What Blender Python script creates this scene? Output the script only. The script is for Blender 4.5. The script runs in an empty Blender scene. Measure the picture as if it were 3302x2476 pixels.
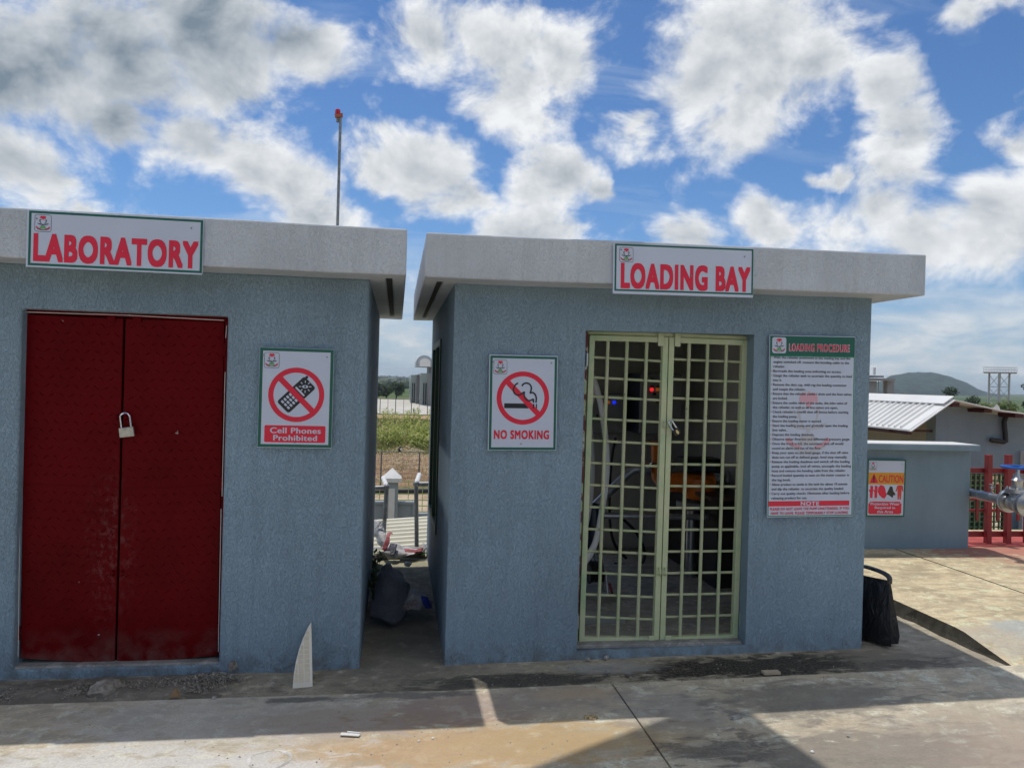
import bpy, bmesh, math, random
from mathutils import Vector, Matrix, noise as mnoise
random.seed(11)
SC = bpy.context.scene
COL = SC.collection
R = math.radians

# ------------------------------------------------------------------ camera
# world: X along the two facades, Y away from the camera, Z up, metres
CAM = Vector((0, 0, 1.74))
FPX, YAW, PITCH, ROLL = 2480.0, R(8.5), R(-0.254), 0.028
FWD = Vector((math.sin(YAW) * math.cos(PITCH), math.cos(YAW) * math.cos(PITCH), math.sin(PITCH)))
LR = Vector((math.cos(YAW), -math.sin(YAW), 0))
LU = LR.cross(FWD)
CR = math.cos(ROLL) * LR + math.sin(ROLL) * LU
CU = -math.sin(ROLL) * LR + math.cos(ROLL) * LU
cam = bpy.data.cameras.new('camera')
cam.sensor_width = 36
cam.lens = FPX / 3302 * 36
cam.clip_start = 0.05
cam.clip_end = 20000
cobj = bpy.data.objects.new('camera', cam)
COL.objects.link(cobj)
cobj.matrix_world = Matrix((
    (CR.x, CU.x, -FWD.x, CAM.x), (CR.y, CU.y, -FWD.y, CAM.y), (CR.z, CU.z, -FWD.z, CAM.z), (0, 0, 0, 1)))
SC.camera = cobj


def ray(x, y):
    return FWD + CR * ((x - 1651) / FPX) - CU * ((y - 1238) / FPX)


def onY(x, y, Y):
    d = ray(x, y)
    return CAM + d * (Y / d.y)


def onZ(x, y, Z):
    d = ray(x, y)
    return CAM + d * ((Z - CAM.z) / d.z)


# ------------------------------------------------------------------ sky, sun, exposure
SUN = Vector((-0.175, 0.243, 1.0)).normalized()
world = bpy.data.worlds.new('World')
SC.world = world
world.use_nodes = True


def N(nt, typ, ins=None, **attrs):
    n = nt.nodes.new(typ)
    for k, v in attrs.items():
        setattr(n, k, v)
    for k, v in (ins or {}).items():
        s = n.inputs[k]
        if isinstance(v, bpy.types.NodeSocket):
            nt.links.new(v, s)
        else:
            s.default_value = v
    return n


def MA(nt, op, a, b=0.0, c=None, clamp=False):
    ins = {0: a, 1: b}
    if c is not None:
        ins[2] = c
    return N(nt, 'ShaderNodeMath', ins, operation=op, use_clamp=clamp).outputs[0]


def VM(nt, op, a, b=None, out=0, scale=None):
    ins = {0: a}
    if b is not None:
        ins[1] = b
    n = N(nt, 'ShaderNodeVectorMath', ins, operation=op)
    if scale is not None:
        n.inputs['Scale'].default_value = scale
    return n.outputs[out]


def MR(nt, v, a, b, c=0.0, d=1.0, smooth=False):
    return N(nt, 'ShaderNodeMapRange', {0: v, 1: a, 2: b, 3: c, 4: d},
             interpolation_type='SMOOTHSTEP' if smooth else 'LINEAR').outputs[0]


def MIX(nt, f, a, b, blend='MIX'):
    n = N(nt, 'ShaderNodeMix', None, data_type='RGBA', blend_type=blend)
    for i, v in ((0, f), (6, a), (7, b)):
        if isinstance(v, bpy.types.NodeSocket):
            nt.links.new(v, n.inputs[i])
        else:
            if i and len(v) == 3:
                v = (*v, 1)
            n.inputs[i].default_value = v
    return n.outputs[2]


def NOI(nt, vec, scale, detail=4, rough=.55, dist=0.0, out=0):
    ins = {'Scale': scale, 'Detail': detail, 'Roughness': rough, 'Distortion': dist}
    if vec is not None:
        ins['Vector'] = vec
    return N(nt, 'ShaderNodeTexNoise', ins).outputs[out]


def build_sky():
    nt = world.node_tree
    nt.nodes.clear()
    world.cycles.sampling_method = 'MANUAL'
    world.cycles.sample_map_resolution = 512
    sky = N(nt, 'ShaderNodeTexSky', sky_type='NISHITA', sun_disc=False, sun_elevation=math.asin(SUN.z),
            sun_rotation=math.atan2(SUN.x, SUN.y), altitude=400, air_density=1.0, dust_density=0.25, ozone_density=2.0)
    tc = N(nt, 'ShaderNodeTexCoord').outputs['Generated']
    d = VM(nt, 'NORMALIZE', tc)
    sep = N(nt, 'ShaderNodeSeparateXYZ', {0: d})
    z = sep.outputs[2]
    az = MA(nt, 'ARCTAN2', sep.outputs[0], sep.outputs[1])
    el = MA(nt, 'ARCSINE', z)
    chart = N(nt, 'ShaderNodeCombineXYZ', {0: az, 1: MA(nt, 'MULTIPLY', el, 1.3), 2: 0.0}).outputs[0]
    # cloud coordinates: the pattern shrinks toward the horizon like a real cloud layer
    zc = MA(nt, 'ADD', MA(nt, 'MAXIMUM', z, 0.0), 0.30)
    dome = VM(nt, 'DIVIDE', d, N(nt, 'ShaderNodeCombineXYZ', {0: zc, 1: zc, 2: zc}).outputs[0])
    n1 = NOI(nt, chart, 8.0, 8, .62, .25)
    wob = NOI(nt, chart, 5.0, 4, .6, 0.0, out=1)
    wob = VM(nt, 'MULTIPLY', VM(nt, 'SUBTRACT', wob, (.5, .5, .5)), (.18, .18, 0))
    ch = VM(nt, 'ADD', chart, wob)

    def chartp(x, y):
        v = ray(x * 1.4928, y * 1.4928).normalized()
        return (math.atan2(v.x, v.y), math.asin(v.z) * 1.3, 0)
    # the day's cumulus, as (x, y, radius) sightings in a 2212-wide view; heavy ones shade themselves grey
    heavy = [(40, 150, 215), (240, 110, 200), (470, 40, 190), (640, 90, 120), (250, 250, 90)]
    light = [(400, 320, 105), (520, 360, 120), (625, 405, 95), (50, 390, 110), (170, 470, 40),
             (830, 350, 90), (930, 370, 115), (1010, 420, 75), (1170, 390, 95), (1260, 420, 50),
             (930, 80, 120), (1080, 70, 130), (1090, 190, 130), (1210, 110, 120), (1380, 260, 90),
             (1500, 170, 130), (1630, 100, 150), (1600, 240, 120), (1750, 150, 130),
             (1920, 220, 80), (1960, 310, 95), (1770, 395, 32), (690, 480, 100), (1120, 515, 120), (1480, 505, 75),
             (1700, 490, 75), (1850, 470, 115), (2010, 520, 110), (2170, 500, 110), (2110, 40, 60), (2190, 330, 60)]

    def union(cells):
        acc = None
        for (x, y, r) in cells:
            rr = r * 1.4928 / FPX * 1.22
            b = MR(nt, VM(nt, 'DISTANCE', ch, chartp(x, y), out=1), rr * 1.2, 0.0)
            acc = b if acc is None else MA(nt, 'MAXIMUM', acc, b)
        return acc
    dark = union(heavy)
    acc = MA(nt, 'MAXIMUM', dark, union(light))
    # beyond the frame the same broken cumulus goes on from a plain noise field
    edge = VM(nt, 'DISTANCE', chart, (R(8.5), R(16), 0), out=1)
    n2 = NOI(nt, VM(nt, 'ADD', dome, (4.1, 2.7, 1.3)), 1.15, 2, .5)
    acc = N(nt, 'ShaderNodeMix', {0: MR(nt, edge, .75, 1.05), 2: acc, 3: MR(nt, n2, .42, .72)}, data_type='FLOAT').outputs[0]
    dens = MA(nt, 'ADD', acc, MA(nt, 'MULTIPLY', MA(nt, 'SUBTRACT', n1, .5), 2.3))
    cover = MR(nt, dens, .12, .68, smooth=True)
    # hazy broken deck toward the horizon
    nd = NOI(nt, VM(nt, 'MULTIPLY', chart, (9, 22, 1)), 1.0, 6, .6, .3)
    low = MR(nt, el, R(10.5), R(3.5))
    deck = MA(nt, 'MULTIPLY', low, MR(nt, nd, .32, .6, .45, 1.0))
    # thin wisps
    cir = NOI(nt, VM(nt, 'MULTIPLY', dome, (1.0, 3.2, 1.0)), 1.5, 5, .6, .8)
    veil = MR(nt, cir, .50, .80, 0, .42)
    # self shading: what lies under a thick top is grey, rims and sunward bulges are white
    n3 = NOI(nt, VM(nt, 'ADD', chart, (-.012, .03, 0)), 8.0, 5, .6, .25)
    lit = MA(nt, 'SUBTRACT', n1, n3)
    core = MR(nt, MA(nt, 'ADD', acc, MA(nt, 'MULTIPLY', MA(nt, 'SUBTRACT', n1, .5), 1.3)), .2, 1.15)
    sh = MA(nt, 'SUBTRACT', 1.0, MA(nt, 'MULTIPLY', core, MA(nt, 'ADD', .66, MA(nt, 'MULTIPLY', MR(nt, dark, .05, .6), .50))))
    sh = MA(nt, 'SUBTRACT', sh, MA(nt, 'MULTIPLY', MR(nt, dark, .06, .55, smooth=True), .20))
    sh = MA(nt, 'ADD', sh, MA(nt, 'MULTIPLY', lit, 2.3))
    sh = MA(nt, 'MAXIMUM', MA(nt, 'MINIMUM', sh, 1.0), -.25)
    ccol = MIX(nt, MR(nt, sh, -.25, 1.0), (2.0, 2.6, 3.25), (9.0, 9.2, 9.4))
    dcol = MIX(nt, MR(nt, nd, .38, .70), (4.0, 5.0, 6.1), (7.6, 7.9, 8.1))
    blue = MIX(nt, 1.0, sky.outputs[0], SKYTINT, 'MULTIPLY')
    col = MIX(nt, veil, blue, (6.6, 7.4, 8.4))
    col = MIX(nt, deck, col, dcol)
    col = MIX(nt, MA(nt, 'MULTIPLY', cover, MR(nt, el, R(1), R(7), .35, 1.0)), col, ccol)
    bg = N(nt, 'ShaderNodeBackground', {0: col, 1: 0.1})
    N(nt, 'ShaderNodeOutputWorld', {0: bg.outputs[0]})


SKYTINT = (.62, .86, 1.12)
build_sky()
sun = bpy.data.lights.new('sun', 'SUN')
sun.energy = 2.7
sun.angle = R(0.55)
sun.color = (1.0, .955, .88)
sobj = bpy.data.objects.new('sun', sun)
COL.objects.link(sobj)
sobj.rotation_euler = SUN.to_track_quat('Z', 'Y').to_euler()
sobj.location = (-3, 4, 30)
SC.view_settings.view_transform = 'Standard'
SC.view_settings.look = 'None'
SC.view_settings.gamma = 1
SC.view_settings.use_curve_mapping = False
SC.view_settings.exposure = 0.0
SC.render.engine = 'CYCLES'
SC.cycles.use_denoising = True
SC.cycles.max_bounces = 8
SC.cycles.diffuse_bounces = 5
SC.cycles.volume_bounces = 0
SC.cycles.caustics_reflective = False
SC.cycles.caustics_refractive = False


# ------------------------------------------------------------------ mesh helpers
class MB:
    def __init__(self):
        self.v, self.f = [], []

    def add(self, vs, fs):
        o = len(self.v)
        self.v += [tuple(p) for p in vs]
        self.f += [tuple(i + o for i in f) for f in fs]
        return self

    def hexa(self, p):   # p: bottom 0-3 ring, top 4-7 ring
        return self.add(p, [(3, 2, 1, 0), (4, 5, 6, 7), (0, 1, 5, 4), (1, 2, 6, 5), (2, 3, 7, 6), (3, 0, 4, 7)])

    def box(self, x0, x1, y0, y1, z0, z1):
        return self.hexa([(x0, y0, z0), (x1, y0, z0), (x1, y1, z0), (x0, y1, z0), (x0, y0, z1), (x1, y0, z1), (x1, y1, z1), (x0, y1, z1)])

    def cyl(self, a, b, r, r2=None, n=10, caps=True):
        a, b = Vector(a), Vector(b)
        r2 = r if r2 is None else r2
        w = (b - a).normalized()
        u = w.orthogonal().normalized()
        t = w.cross(u)
        vs = []
        for c, q in ((a, r), (b, r2)):
            for i in range(n):
                g = 2 * math.pi * i / n
                vs.append(c + u * (q * math.cos(g)) + t * (q * math.sin(g)))
        fs = [(i, (i + 1) % n, n + (i + 1) % n, n + i) for i in range(n)]
        if caps:
            fs += [tuple(range(n - 1, -1, -1)), tuple(range(n, 2 * n))]
        return self.add(vs, fs)

    def bar(self, a, b, w, d, up=(0, 0, 1)):     # rectangular bar from a to b
        a, b = Vector(a), Vector(b)
        k = (b - a).normalized()
        s = k.cross(Vector(up))
        if s.length < 1e-4:
            s = k.cross(Vector((0, 1, 0)))
        s.normalize()
        t = s.cross(k)
        s, t = s * w / 2, t * d / 2
        return self.hexa([a - s - t, a + s - t, a + s + t, a - s + t, b - s - t, b + s - t, b + s + t, b - s + t])

    def tube(self, pts, r, n=8, caps=True, flat=None):
        pts = [Vector(p) for p in pts]
        vs, fs = [], []
        pu = None
        for i, p in enumerate(pts):
            w = (pts[min(i + 1, len(pts) - 1)] - pts[max(i - 1, 0)]).normalized()
            u = w.orthogonal() if pu is None else pu - w * pu.dot(w)
            u.normalize()
            pu = u
            t = w.cross(u)
            q = r[i] if isinstance(r, (list, tuple)) else r
            for k in range(n):
                g = 2 * math.pi * k / n
                vs.append(p + u * (q * math.cos(g)) + t * (q * math.sin(g) * (flat or 1)))
        m = len(pts)
        for i in range(m - 1):
            for k in range(n):
                fs.append((i * n + k, i * n + (k + 1) % n, (i + 1) * n + (k + 1) % n, (i + 1) * n + k))
        if caps:
            fs += [tuple(range(n - 1, -1, -1)), tuple(range((m - 1) * n, m * n))]
        return self.add(vs, fs)

    def lathe(self, prof, n=16, o=(0, 0, 0), ax=(0, 0, 1)):
        o, w = Vector(o), Vector(ax).normalized()
        u = w.orthogonal().normalized()
        t = w.cross(u)
        vs, fs = [], []
        for (r, z) in prof:
            for k in range(n):
                g = 2 * math.pi * k / n
                vs.append(o + w * z + u * (r * math.cos(g)) + t * (r * math.sin(g)))
        m = len(prof)
        for i in range(m - 1):
            for k in range(n):
                fs.append((i * n + k, i * n + (k + 1) % n, (i + 1) * n + (k + 1) % n, (i + 1) * n + k))
        fs += [tuple(range(n - 1, -1, -1)), tuple(range((m - 1) * n, m * n))]
        return self.add(vs, fs)

    def torus(self, o, ax, R1, r, n=24, m=8):
        o, w = Vector(o), Vector(ax).normalized()
        u = w.orthogonal().normalized()
        t = w.cross(u)
        vs, fs = [], []
        for i in range(n):
            g = 2 * math.pi * i / n
            e = u * math.cos(g) + t * math.sin(g)
            for k in range(m):
                h = 2 * math.pi * k / m
                vs.append(o + e * (R1 + r * math.cos(h)) + w * (r * math.sin(h)))
        for i in range(n):
            for k in range(m):
                fs.append((i * m + k, ((i + 1) % n) * m + k, ((i + 1) % n) * m + (k + 1) % m, i * m + (k + 1) % m))
        return self.add(vs, fs)

    def prism(self, poly, z0, z1):       # polygon in local xy, extruded along z
        n = len(poly)
        return self.add([(x, y, z0) for x, y in poly] + [(x, y, z1) for x, y in poly],
                        [tuple(range(n - 1, -1, -1)), tuple(range(n, 2 * n))] + [(i, (i + 1) % n, n + (i + 1) % n, n + i) for i in range(n)])

    def flat(self, poly, z):
        n = len(poly)
        return self.add([(x, y, z) for x, y in poly], [tuple(range(n))])

    def ribbon(self, pts, w, z):
        n = len(pts)
        vs, fs = [], []
        for i, (x, y) in enumerate(pts):
            a, b = pts[max(i - 1, 0)], pts[min(i + 1, n - 1)]
            dx, dy = b[0] - a[0], b[1] - a[1]
            l = math.hypot(dx, dy) or 1
            nx, ny = -dy / l * w / 2, dx / l * w / 2
            vs += [(x + nx, y + ny, z), (x - nx, y - ny, z)]
        for i in range(n - 1):
            fs.append((2 * i, 2 * i + 1, 2 * i + 3, 2 * i + 2))
        return self.add(vs, fs)

    def ball(self, c, rx, ry, rz, n=8, m=6, jit=0.0):
        c = Vector(c)
        vs = [c + Vector((0, 0, -rz))]
        for i in range(1, m):
            h = -math.pi / 2 + math.pi * i / m
            for k in range(n):
                g = 2 * math.pi * k / n
                j = 1 + random.uniform(-jit, jit)
                vs.append(c + Vector((rx * j * math.cos(h) * math.cos(g), ry * j * math.cos(h) * math.sin(g), rz * j * math.sin(h))))
        vs.append(c + Vector((0, 0, rz)))
        fs = [(0, 1 + (k + 1) % n, 1 + k) for k in range(n)]
        for i in range(m - 2):
            for k in range(n):
                a = 1 + i * n
                fs.append((a + k, a + (k + 1) % n, a + n + (k + 1) % n, a + n + k))
        e = 1 + (m - 2) * n
        fs += [(e + k, e + (k + 1) % n, len(vs) - 1) for k in range(n)]
        return self.add(vs, fs)

    def build(self, name, mat, parent=None, smooth=False, bevel=0.0, seg=2, fix=True, weld=False):
        me = bpy.data.meshes.new(name)
        me.from_pydata([tuple(v) for v in self.v], [], self.f)
        if fix or weld:
            bm = bmesh.new()
            bm.from_mesh(me)
            if weld:
                bmesh.ops.remove_doubles(bm, verts=bm.verts, dist=1e-5)
            if fix:
                bmesh.ops.recalc_face_normals(bm, faces=bm.faces)
            bm.to_mesh(me)
            bm.free()
        me.validate()
        return link(name, me, mat, parent, smooth, bevel, seg)


def link(name, me, mat, parent=None, smooth=False, bevel=0.0, seg=2):
    o = bpy.data.objects.new(name, me)
    COL.objects.link(o)
    if mat is not None and not me.materials:
        me.materials.append(mat)
    if parent is not None:
        o.parent = parent
    if smooth:
        me.polygons.foreach_set('use_smooth', [True] * len(me.polygons))
        try:
            me.set_sharp_from_angle(angle=R(40))
        except Exception:
            pass
    if bevel:
        m = o.modifiers.new('bevel', 'BEVEL')
        m.width = bevel
        m.segments = seg
        m.limit_method = 'ANGLE'
        m.angle_limit = R(40)
    return o


def tag(o, label, cat, group=None, kind=None):
    if label:
        o['label'] = label
    if cat:
        o['category'] = cat
    if group:
        o['group'] = group
    if kind:
        o['kind'] = kind
    return o


def thing(name, label, cat, loc=(0, 0, 0), group=None, rz=0.0):
    o = bpy.data.objects.new(name, None)
    COL.objects.link(o)
    o.empty_display_size = .1
    o.location = loc
    o.rotation_euler = (0, 0, rz)
    return tag(o, label, cat, group)


def structure(o):
    o['kind'] = 'structure'
    return o


def copytree(o, parent=None):
    c = o.copy()
    COL.objects.link(c)
    if parent is not None:
        c.parent = parent
    for ch in [k for k in bpy.data.objects if k.parent == o]:
        copytree(ch, c)
    return c


def voxel(xs, ys, zs, solid, warp=None):
    """one closed shell round the solid cells of a coarse grid: walls with openings"""
    mb = MB()
    idx = {}

    def vid(i, j, k):
        if (i, j, k) not in idx:
            p = (xs[i], ys[j], zs[k])
            if warp:
                p = warp(*p)
            idx[(i, j, k)] = len(mb.v)
            mb.v.append(tuple(p))
        return idx[(i, j, k)]
    nx, ny, nz = len(xs) - 1, len(ys) - 1, len(zs) - 1

    def s(i, j, k):
        return 0 <= i < nx and 0 <= j < ny and 0 <= k < nz and solid(i, j, k)
    for i in range(nx):
        for j in range(ny):
            for k in range(nz):
                if not s(i, j, k):
                    continue
                if not s(i - 1, j, k):
                    mb.f.append((vid(i, j, k), vid(i, j, k + 1), vid(i, j + 1, k + 1), vid(i, j + 1, k)))
                if not s(i + 1, j, k):
                    mb.f.append((vid(i + 1, j, k), vid(i + 1, j + 1, k), vid(i + 1, j + 1, k + 1), vid(i + 1, j, k + 1)))
                if not s(i, j - 1, k):
                    mb.f.append((vid(i, j, k), vid(i + 1, j, k), vid(i + 1, j, k + 1), vid(i, j, k + 1)))
                if not s(i, j + 1, k):
                    mb.f.append((vid(i, j + 1, k), vid(i, j + 1, k + 1), vid(i + 1, j + 1, k + 1), vid(i + 1, j + 1, k)))
                if not s(i, j, k - 1):
                    mb.f.append((vid(i, j, k), vid(i, j + 1, k), vid(i + 1, j + 1, k), vid(i + 1, j, k)))
                if not s(i, j, k + 1):
                    mb.f.append((vid(i, j, k + 1), vid(i + 1, j, k + 1), vid(i + 1, j + 1, k + 1), vid(i, j + 1, k + 1)))
    return mb


def sheet(xs, ys, fz):
    mb = MB()
    for y in ys:
        for x in xs:
            mb.v.append((x, y, fz(x, y)))
    n = len(xs)
    for j in range(len(ys) - 1):
        for i in range(n - 1):
            a = j * n + i
            mb.f.append((a, a + 1, a + n + 1, a + n))
    return mb


def frange(a, b, n):
    return [a + (b - a) * i / n for i in range(n + 1)]


# ------------------------------------------------------------------ materials
def newmat(name):
    m = bpy.data.materials.new(name)
    m.use_nodes = True
    nt = m.node_tree
    b = nt.nodes['Principled BSDF']
    return m, nt, b


def setc(nt, b, c):
    if isinstance(c, bpy.types.NodeSocket):
        nt.links.new(c, b.inputs['Base Color'])
    else:
        b.inputs['Base Color'].default_value = (*c[:3], 1)


def bump(nt, b, h, strength, dist):
    n = N(nt, 'ShaderNodeBump', {'Strength': strength, 'Distance': dist, 'Height': h})
    nt.links.new(n.outputs[0], b.inputs['Normal'])


def simple(name, c, rough=.6, metal=0.0, var=.12, vs=6.0, bmp=0.0, bs=40.0, spec=None):
    m, nt, b = newmat(name)
    pos = N(nt, 'ShaderNodeNewGeometry').outputs['Position']
    f = NOI(nt, pos, vs, 5, .6)
    dark = tuple(x * (1 - var * 1.6) for x in c)
    lite = tuple(min(1, x * (1 + var)) for x in c)
    setc(nt, b, MIX(nt, MR(nt, f, .3, .7), dark, lite))
    b.inputs['Roughness'].default_value = rough
    b.inputs['Metallic'].default_value = metal
    if spec is not None:
        b.inputs['Specular IOR Level'].default_value = spec
    if bmp:
        bump(nt, b, NOI(nt, pos, bs, 4, .6), .6, bmp)
    return m


def plaster(name, c, drip=True, amount=.006, grime=.35):
    """paint over rough hand-thrown render: vertical runs and pimples"""
    m, nt, b = newmat(name)
    pos = N(nt, 'ShaderNodeNewGeometry').outputs['Position']
    sv = VM(nt, 'MULTIPLY', pos, (1, 1, .5)) if drip else pos
    a = NOI(nt, sv, 150, 3, .6, .9)
    k = NOI(nt, pos, 7, 4, .6)
    pim = MR(nt, a, .50, .66, smooth=True)
    h = MA(nt, 'ADD', pim, MA(nt, 'MULTIPLY', NOI(nt, sv, 230, 2, .5), .25))
    h = MA(nt, 'ADD', h, MA(nt, 'MULTIPLY', k, 1.0))
    h = MA(nt, 'ADD', h, MA(nt, 'MULTIPLY', MR(nt, NOI(nt, VM(nt, 'MULTIPLY', pos, (1, 1, .3)), 48, 3, .6, 1.2), .52, .68), .8))
    big = NOI(nt, VM(nt, 'MULTIPLY', pos, (1, 1, .6)), 1.7, 5, .6)
    run = NOI(nt, VM(nt, 'MULTIPLY', pos, (14, 14, .7)), 1.0, 4, .6)
    col = MIX(nt, MR(nt, big, .3, .7), tuple(x * .86 for x in c), tuple(x * 1.1 for x in c))
    col = MIX(nt, MA(nt, 'MULTIPLY', MR(nt, run, .5, .8), grime), col, tuple(x * .62 for x in c))
    sep = N(nt, 'ShaderNodeSeparateXYZ', {0: pos})
    splash = MA(nt, 'MULTIPLY', MR(nt, sep.outputs[2], .16, .0), MR(nt, NOI(nt, pos, 14, 4, .6), .38, .62))
    col = MIX(nt, MA(nt, 'MULTIPLY', splash, .55), col, (.12, .10, .08))
    setc(nt, b, col)
    b.inputs['Roughness'].default_value = .62
    b.inputs['Specular IOR Level'].default_value = .35
    bump(nt, b, h, .75, amount)
    return m


def ellipse(nt, pos, cx, cy, rx, ry, nz, soft=.45):
    q = VM(nt, 'MULTIPLY', VM(nt, 'SUBTRACT', pos, (cx, cy, 0)), (1 / rx, 1 / ry, 0))
    l = VM(nt, 'LENGTH', q, out=1)
    return MR(nt, MA(nt, 'ADD', l, MA(nt, 'MULTIPLY', MA(nt, 'SUBTRACT', nz, .5), 3.0)), 1.0 + soft / 2, 1.0 - soft, smooth=True)


def concrete(name, base, warm, blotches=(), bmp=.004):
    m, nt, b = newmat(name)
    pos = N(nt, 'ShaderNodeNewGeometry').outputs['Position']
    big = NOI(nt, VM(nt, 'MULTIPLY', pos, (1, 1.5, 1)), 1.15, 6, .62, .3)
    mid = NOI(nt, VM(nt, 'MULTIPLY', pos, (1, 2.2, 1)), 6, 6, .65, .5)
    fin = NOI(nt, pos, 70, 4, .65)
    spk = NOI(nt, pos, 160, 2, .5)
    streak = NOI(nt, VM(nt, 'MULTIPLY', N(nt, 'ShaderNodeVectorRotate', {0: pos, 'Angle': R(30)}, rotation_type='Z_AXIS').outputs[0], (10, 1.2, 1)), 1.0, 5, .65)
    col = MIX(nt, MR(nt, big, .33, .66), base, warm)
    blot = NOI(nt, VM(nt, 'MULTIPLY', pos, (1, 1.8, 1)), 2.7, 7, .7, .8)
    col = MIX(nt, MA(nt, 'MULTIPLY', MR(nt, blot, .46, .60), .85), col, tuple(x * .55 for x in base))
    col = MIX(nt, MA(nt, 'MULTIPLY', MR(nt, mid, .46, .62), .75), col, tuple(x * .62 for x in base))
    pale = NOI(nt, VM(nt, 'ADD', pos, (3, 7, 0)), 9, 7, .7, .4)
    col = MIX(nt, MA(nt, 'MULTIPLY', MR(nt, pale, .52, .62), .7), col, tuple(min(.78, x * 1.4) for x in base))
    col = MIX(nt, MA(nt, 'MULTIPLY', MR(nt, streak, .5, .75), .35), col, tuple(min(1, x * 1.35) for x in base))
    for (cx, cy, rx, ry, c, amt) in blotches:
        col = MIX(nt, MA(nt, 'MULTIPLY', ellipse(nt, pos, cx, cy, rx, ry, mid), amt), col, c)
    col = MIX(nt, MA(nt, 'MULTIPLY', MR(nt, fin, .42, .68), .4), col, tuple(x * .55 for x in base))
    col = MIX(nt, MA(nt, 'MULTIPLY', MR(nt, spk, .68, .76), .5), col, (.1, .09, .08))
    setc(nt, b, col)
    b.inputs['Roughness'].default_value = .88
    b.inputs['Specular IOR Level'].default_value = .25
    h = MA(nt, 'ADD', MA(nt, 'MULTIPLY', fin, .6), MA(nt, 'ADD', mid, MA(nt, 'MULTIPLY', spk, .25)))
    bump(nt, b, h, .8, bmp)
    return m


def flaky(name, coats, rough=.55, scale=18):
    """several coats of paint peeling off one another"""
    m, nt, b = newmat(name)
    pos = N(nt, 'ShaderNodeNewGeometry').outputs['Position']
    col = None
    h = 0.0
    for i, (c, lo, hi, sc) in enumerate(coats):
        f = MR(nt, NOI(nt, VM(nt, 'ADD', pos, (i * 3.7, i * 1.9, i * 5.1)), sc, 5, .65), lo, hi)
        col = c if col is None else MIX(nt, f, col, c)
    setc(nt, b, col)
    b.inputs['Roughness'].default_value = rough
    bump(nt, b, NOI(nt, pos, 60, 4, .6), .5, .002)
    return m


def leafmat(name, c, c2, trans=.25):
    m, nt, b = newmat(name)
    pos = N(nt, 'ShaderNodeNewGeometry')
    f = NOI(nt, pos.outputs['Position'], 1.3, 3, .6)
    oi = N(nt, 'ShaderNodeObjectInfo').outputs['Random']
    f = MA(nt, 'ADD', MA(nt, 'MULTIPLY', f, .7), MA(nt, 'MULTIPLY', oi, .3))
    col = MIX(nt, MR(nt, f, .3, .7), c, c2)
    setc(nt, b, col)
    b.inputs['Roughness'].default_value = .6
    tr = N(nt, 'ShaderNodeBsdfTranslucent', {0: col})
    mx = N(nt, 'ShaderNodeMixShader', {0: trans, 1: b.outputs[0], 2: tr.outputs[0]})
    nt.links.new(mx.outputs[0], nt.nodes['Material Output'].inputs[0])
    return m


def lampmat(name, c, e):
    m, nt, b = newmat(name)
    setc(nt, b, c)
    b.inputs['Emission Color'].default_value = (*c, 1)
    b.inputs['Emission Strength'].default_value = e
    b.inputs['Roughness'].default_value = .3
    return m
BLUE = (.262, .362, .450)
M_WALL = plaster('blue_grey_render', BLUE)
M_WALL2 = plaster('smooth_blue_grey_paint', (.225, .31, .375), drip=False, amount=.002, grime=.25)
M_FASC = plaster('white_slab_paint', (.60, .64, .70), drip=False, amount=.0025, grime=.3)
M_INT = plaster('interior_paint', (.60, .58, .54), drip=False, amount=.002)
M_GROOVE = simple('dark_groove_fill', (.05, .048, .042), .9)  # near-black fill for the drip grooves and slab joints
M_WHITEPRINT = simple('white_vinyl', (.58, .63, .77), .35, var=.02)
M_PRINTRED = simple('red_vinyl', (.76, .012, .05), .35, var=.03)
M_PRINTGREEN = simple('green_vinyl', (.006, .115, .075), .35, var=.03)
M_PRINTGREEN2 = simple('mid_green_vinyl', (.01, .24, .11), .35, var=.03)
M_PRINTBLACK = simple('black_vinyl', (.012, .012, .018), .35, var=.02)
M_PRINTPINK = simple('pale_pink_vinyl', (.70, .40, .48), .35, var=.02)
M_PRINTGREY = simple('pale_grey_vinyl', (.55, .55, .61), .35, var=.02)
M_PRINTLGREEN = simple('leaf_green_vinyl', (.16, .42, .14), .35, var=.05)
M_PRINTAMBER = simple('amber_vinyl', (.72, .33, .015), .35, var=.03)
M_PRINTBROWN = simple('boot_brown_vinyl', (.035, .028, .024), .35, var=.3, vs=60)
M_PRINTORANGE = simple('coverall_vinyl', (.72, .06, .04), .35, var=.15, vs=80)
M_DOORRED = None
M_SCREW = simple('screw_steel', (.28, .28, .3), .4, .8)
M_STEEL = simple('galvanised_steel', (.52, .53, .55), .32, .9, var=.15, vs=9)
M_PIPEGREY = simple('weathered_grey_pipe', (.30, .31, .31), .5, .5, var=.25, vs=12)
M_BRASS = simple('brass', (.60, .48, .22), .35, .8)
M_CHROME = simple('chrome', (.75, .76, .78), .15, 1.0, var=.05)
M_BLACK = simple('black_plastic', (.012, .012, .014), .42, var=.2)
M_ORANGE = simple('orange_machine_paint', (.80, .20, .02), .4, var=.15, vs=10)
M_REDMETAL = simple('dark_red_metal', (.25, .022, .024), .5, var=.15)
M_WHITEHOSE = simple('white_hose', (.85, .85, .85), .45, var=.06)
M_CABINET = simple('grey_enclosure', (.30, .31, .30), .4, var=.05)
M_CABSIDE = simple('dark_blue_enclosure_side', (.03, .04, .06), .5, var=.1)
M_WOOD = simple('dark_wood', (.07, .04, .028), .6, var=.3, vs=14)
M_WHITEPAINT = simple('white_paint', (.74, .73, .70), .55, var=.06, vs=3)
M_CREAMROOF = simple('cream_sheet_metal', (.70, .66, .53), .5, var=.06, vs=2)
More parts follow.
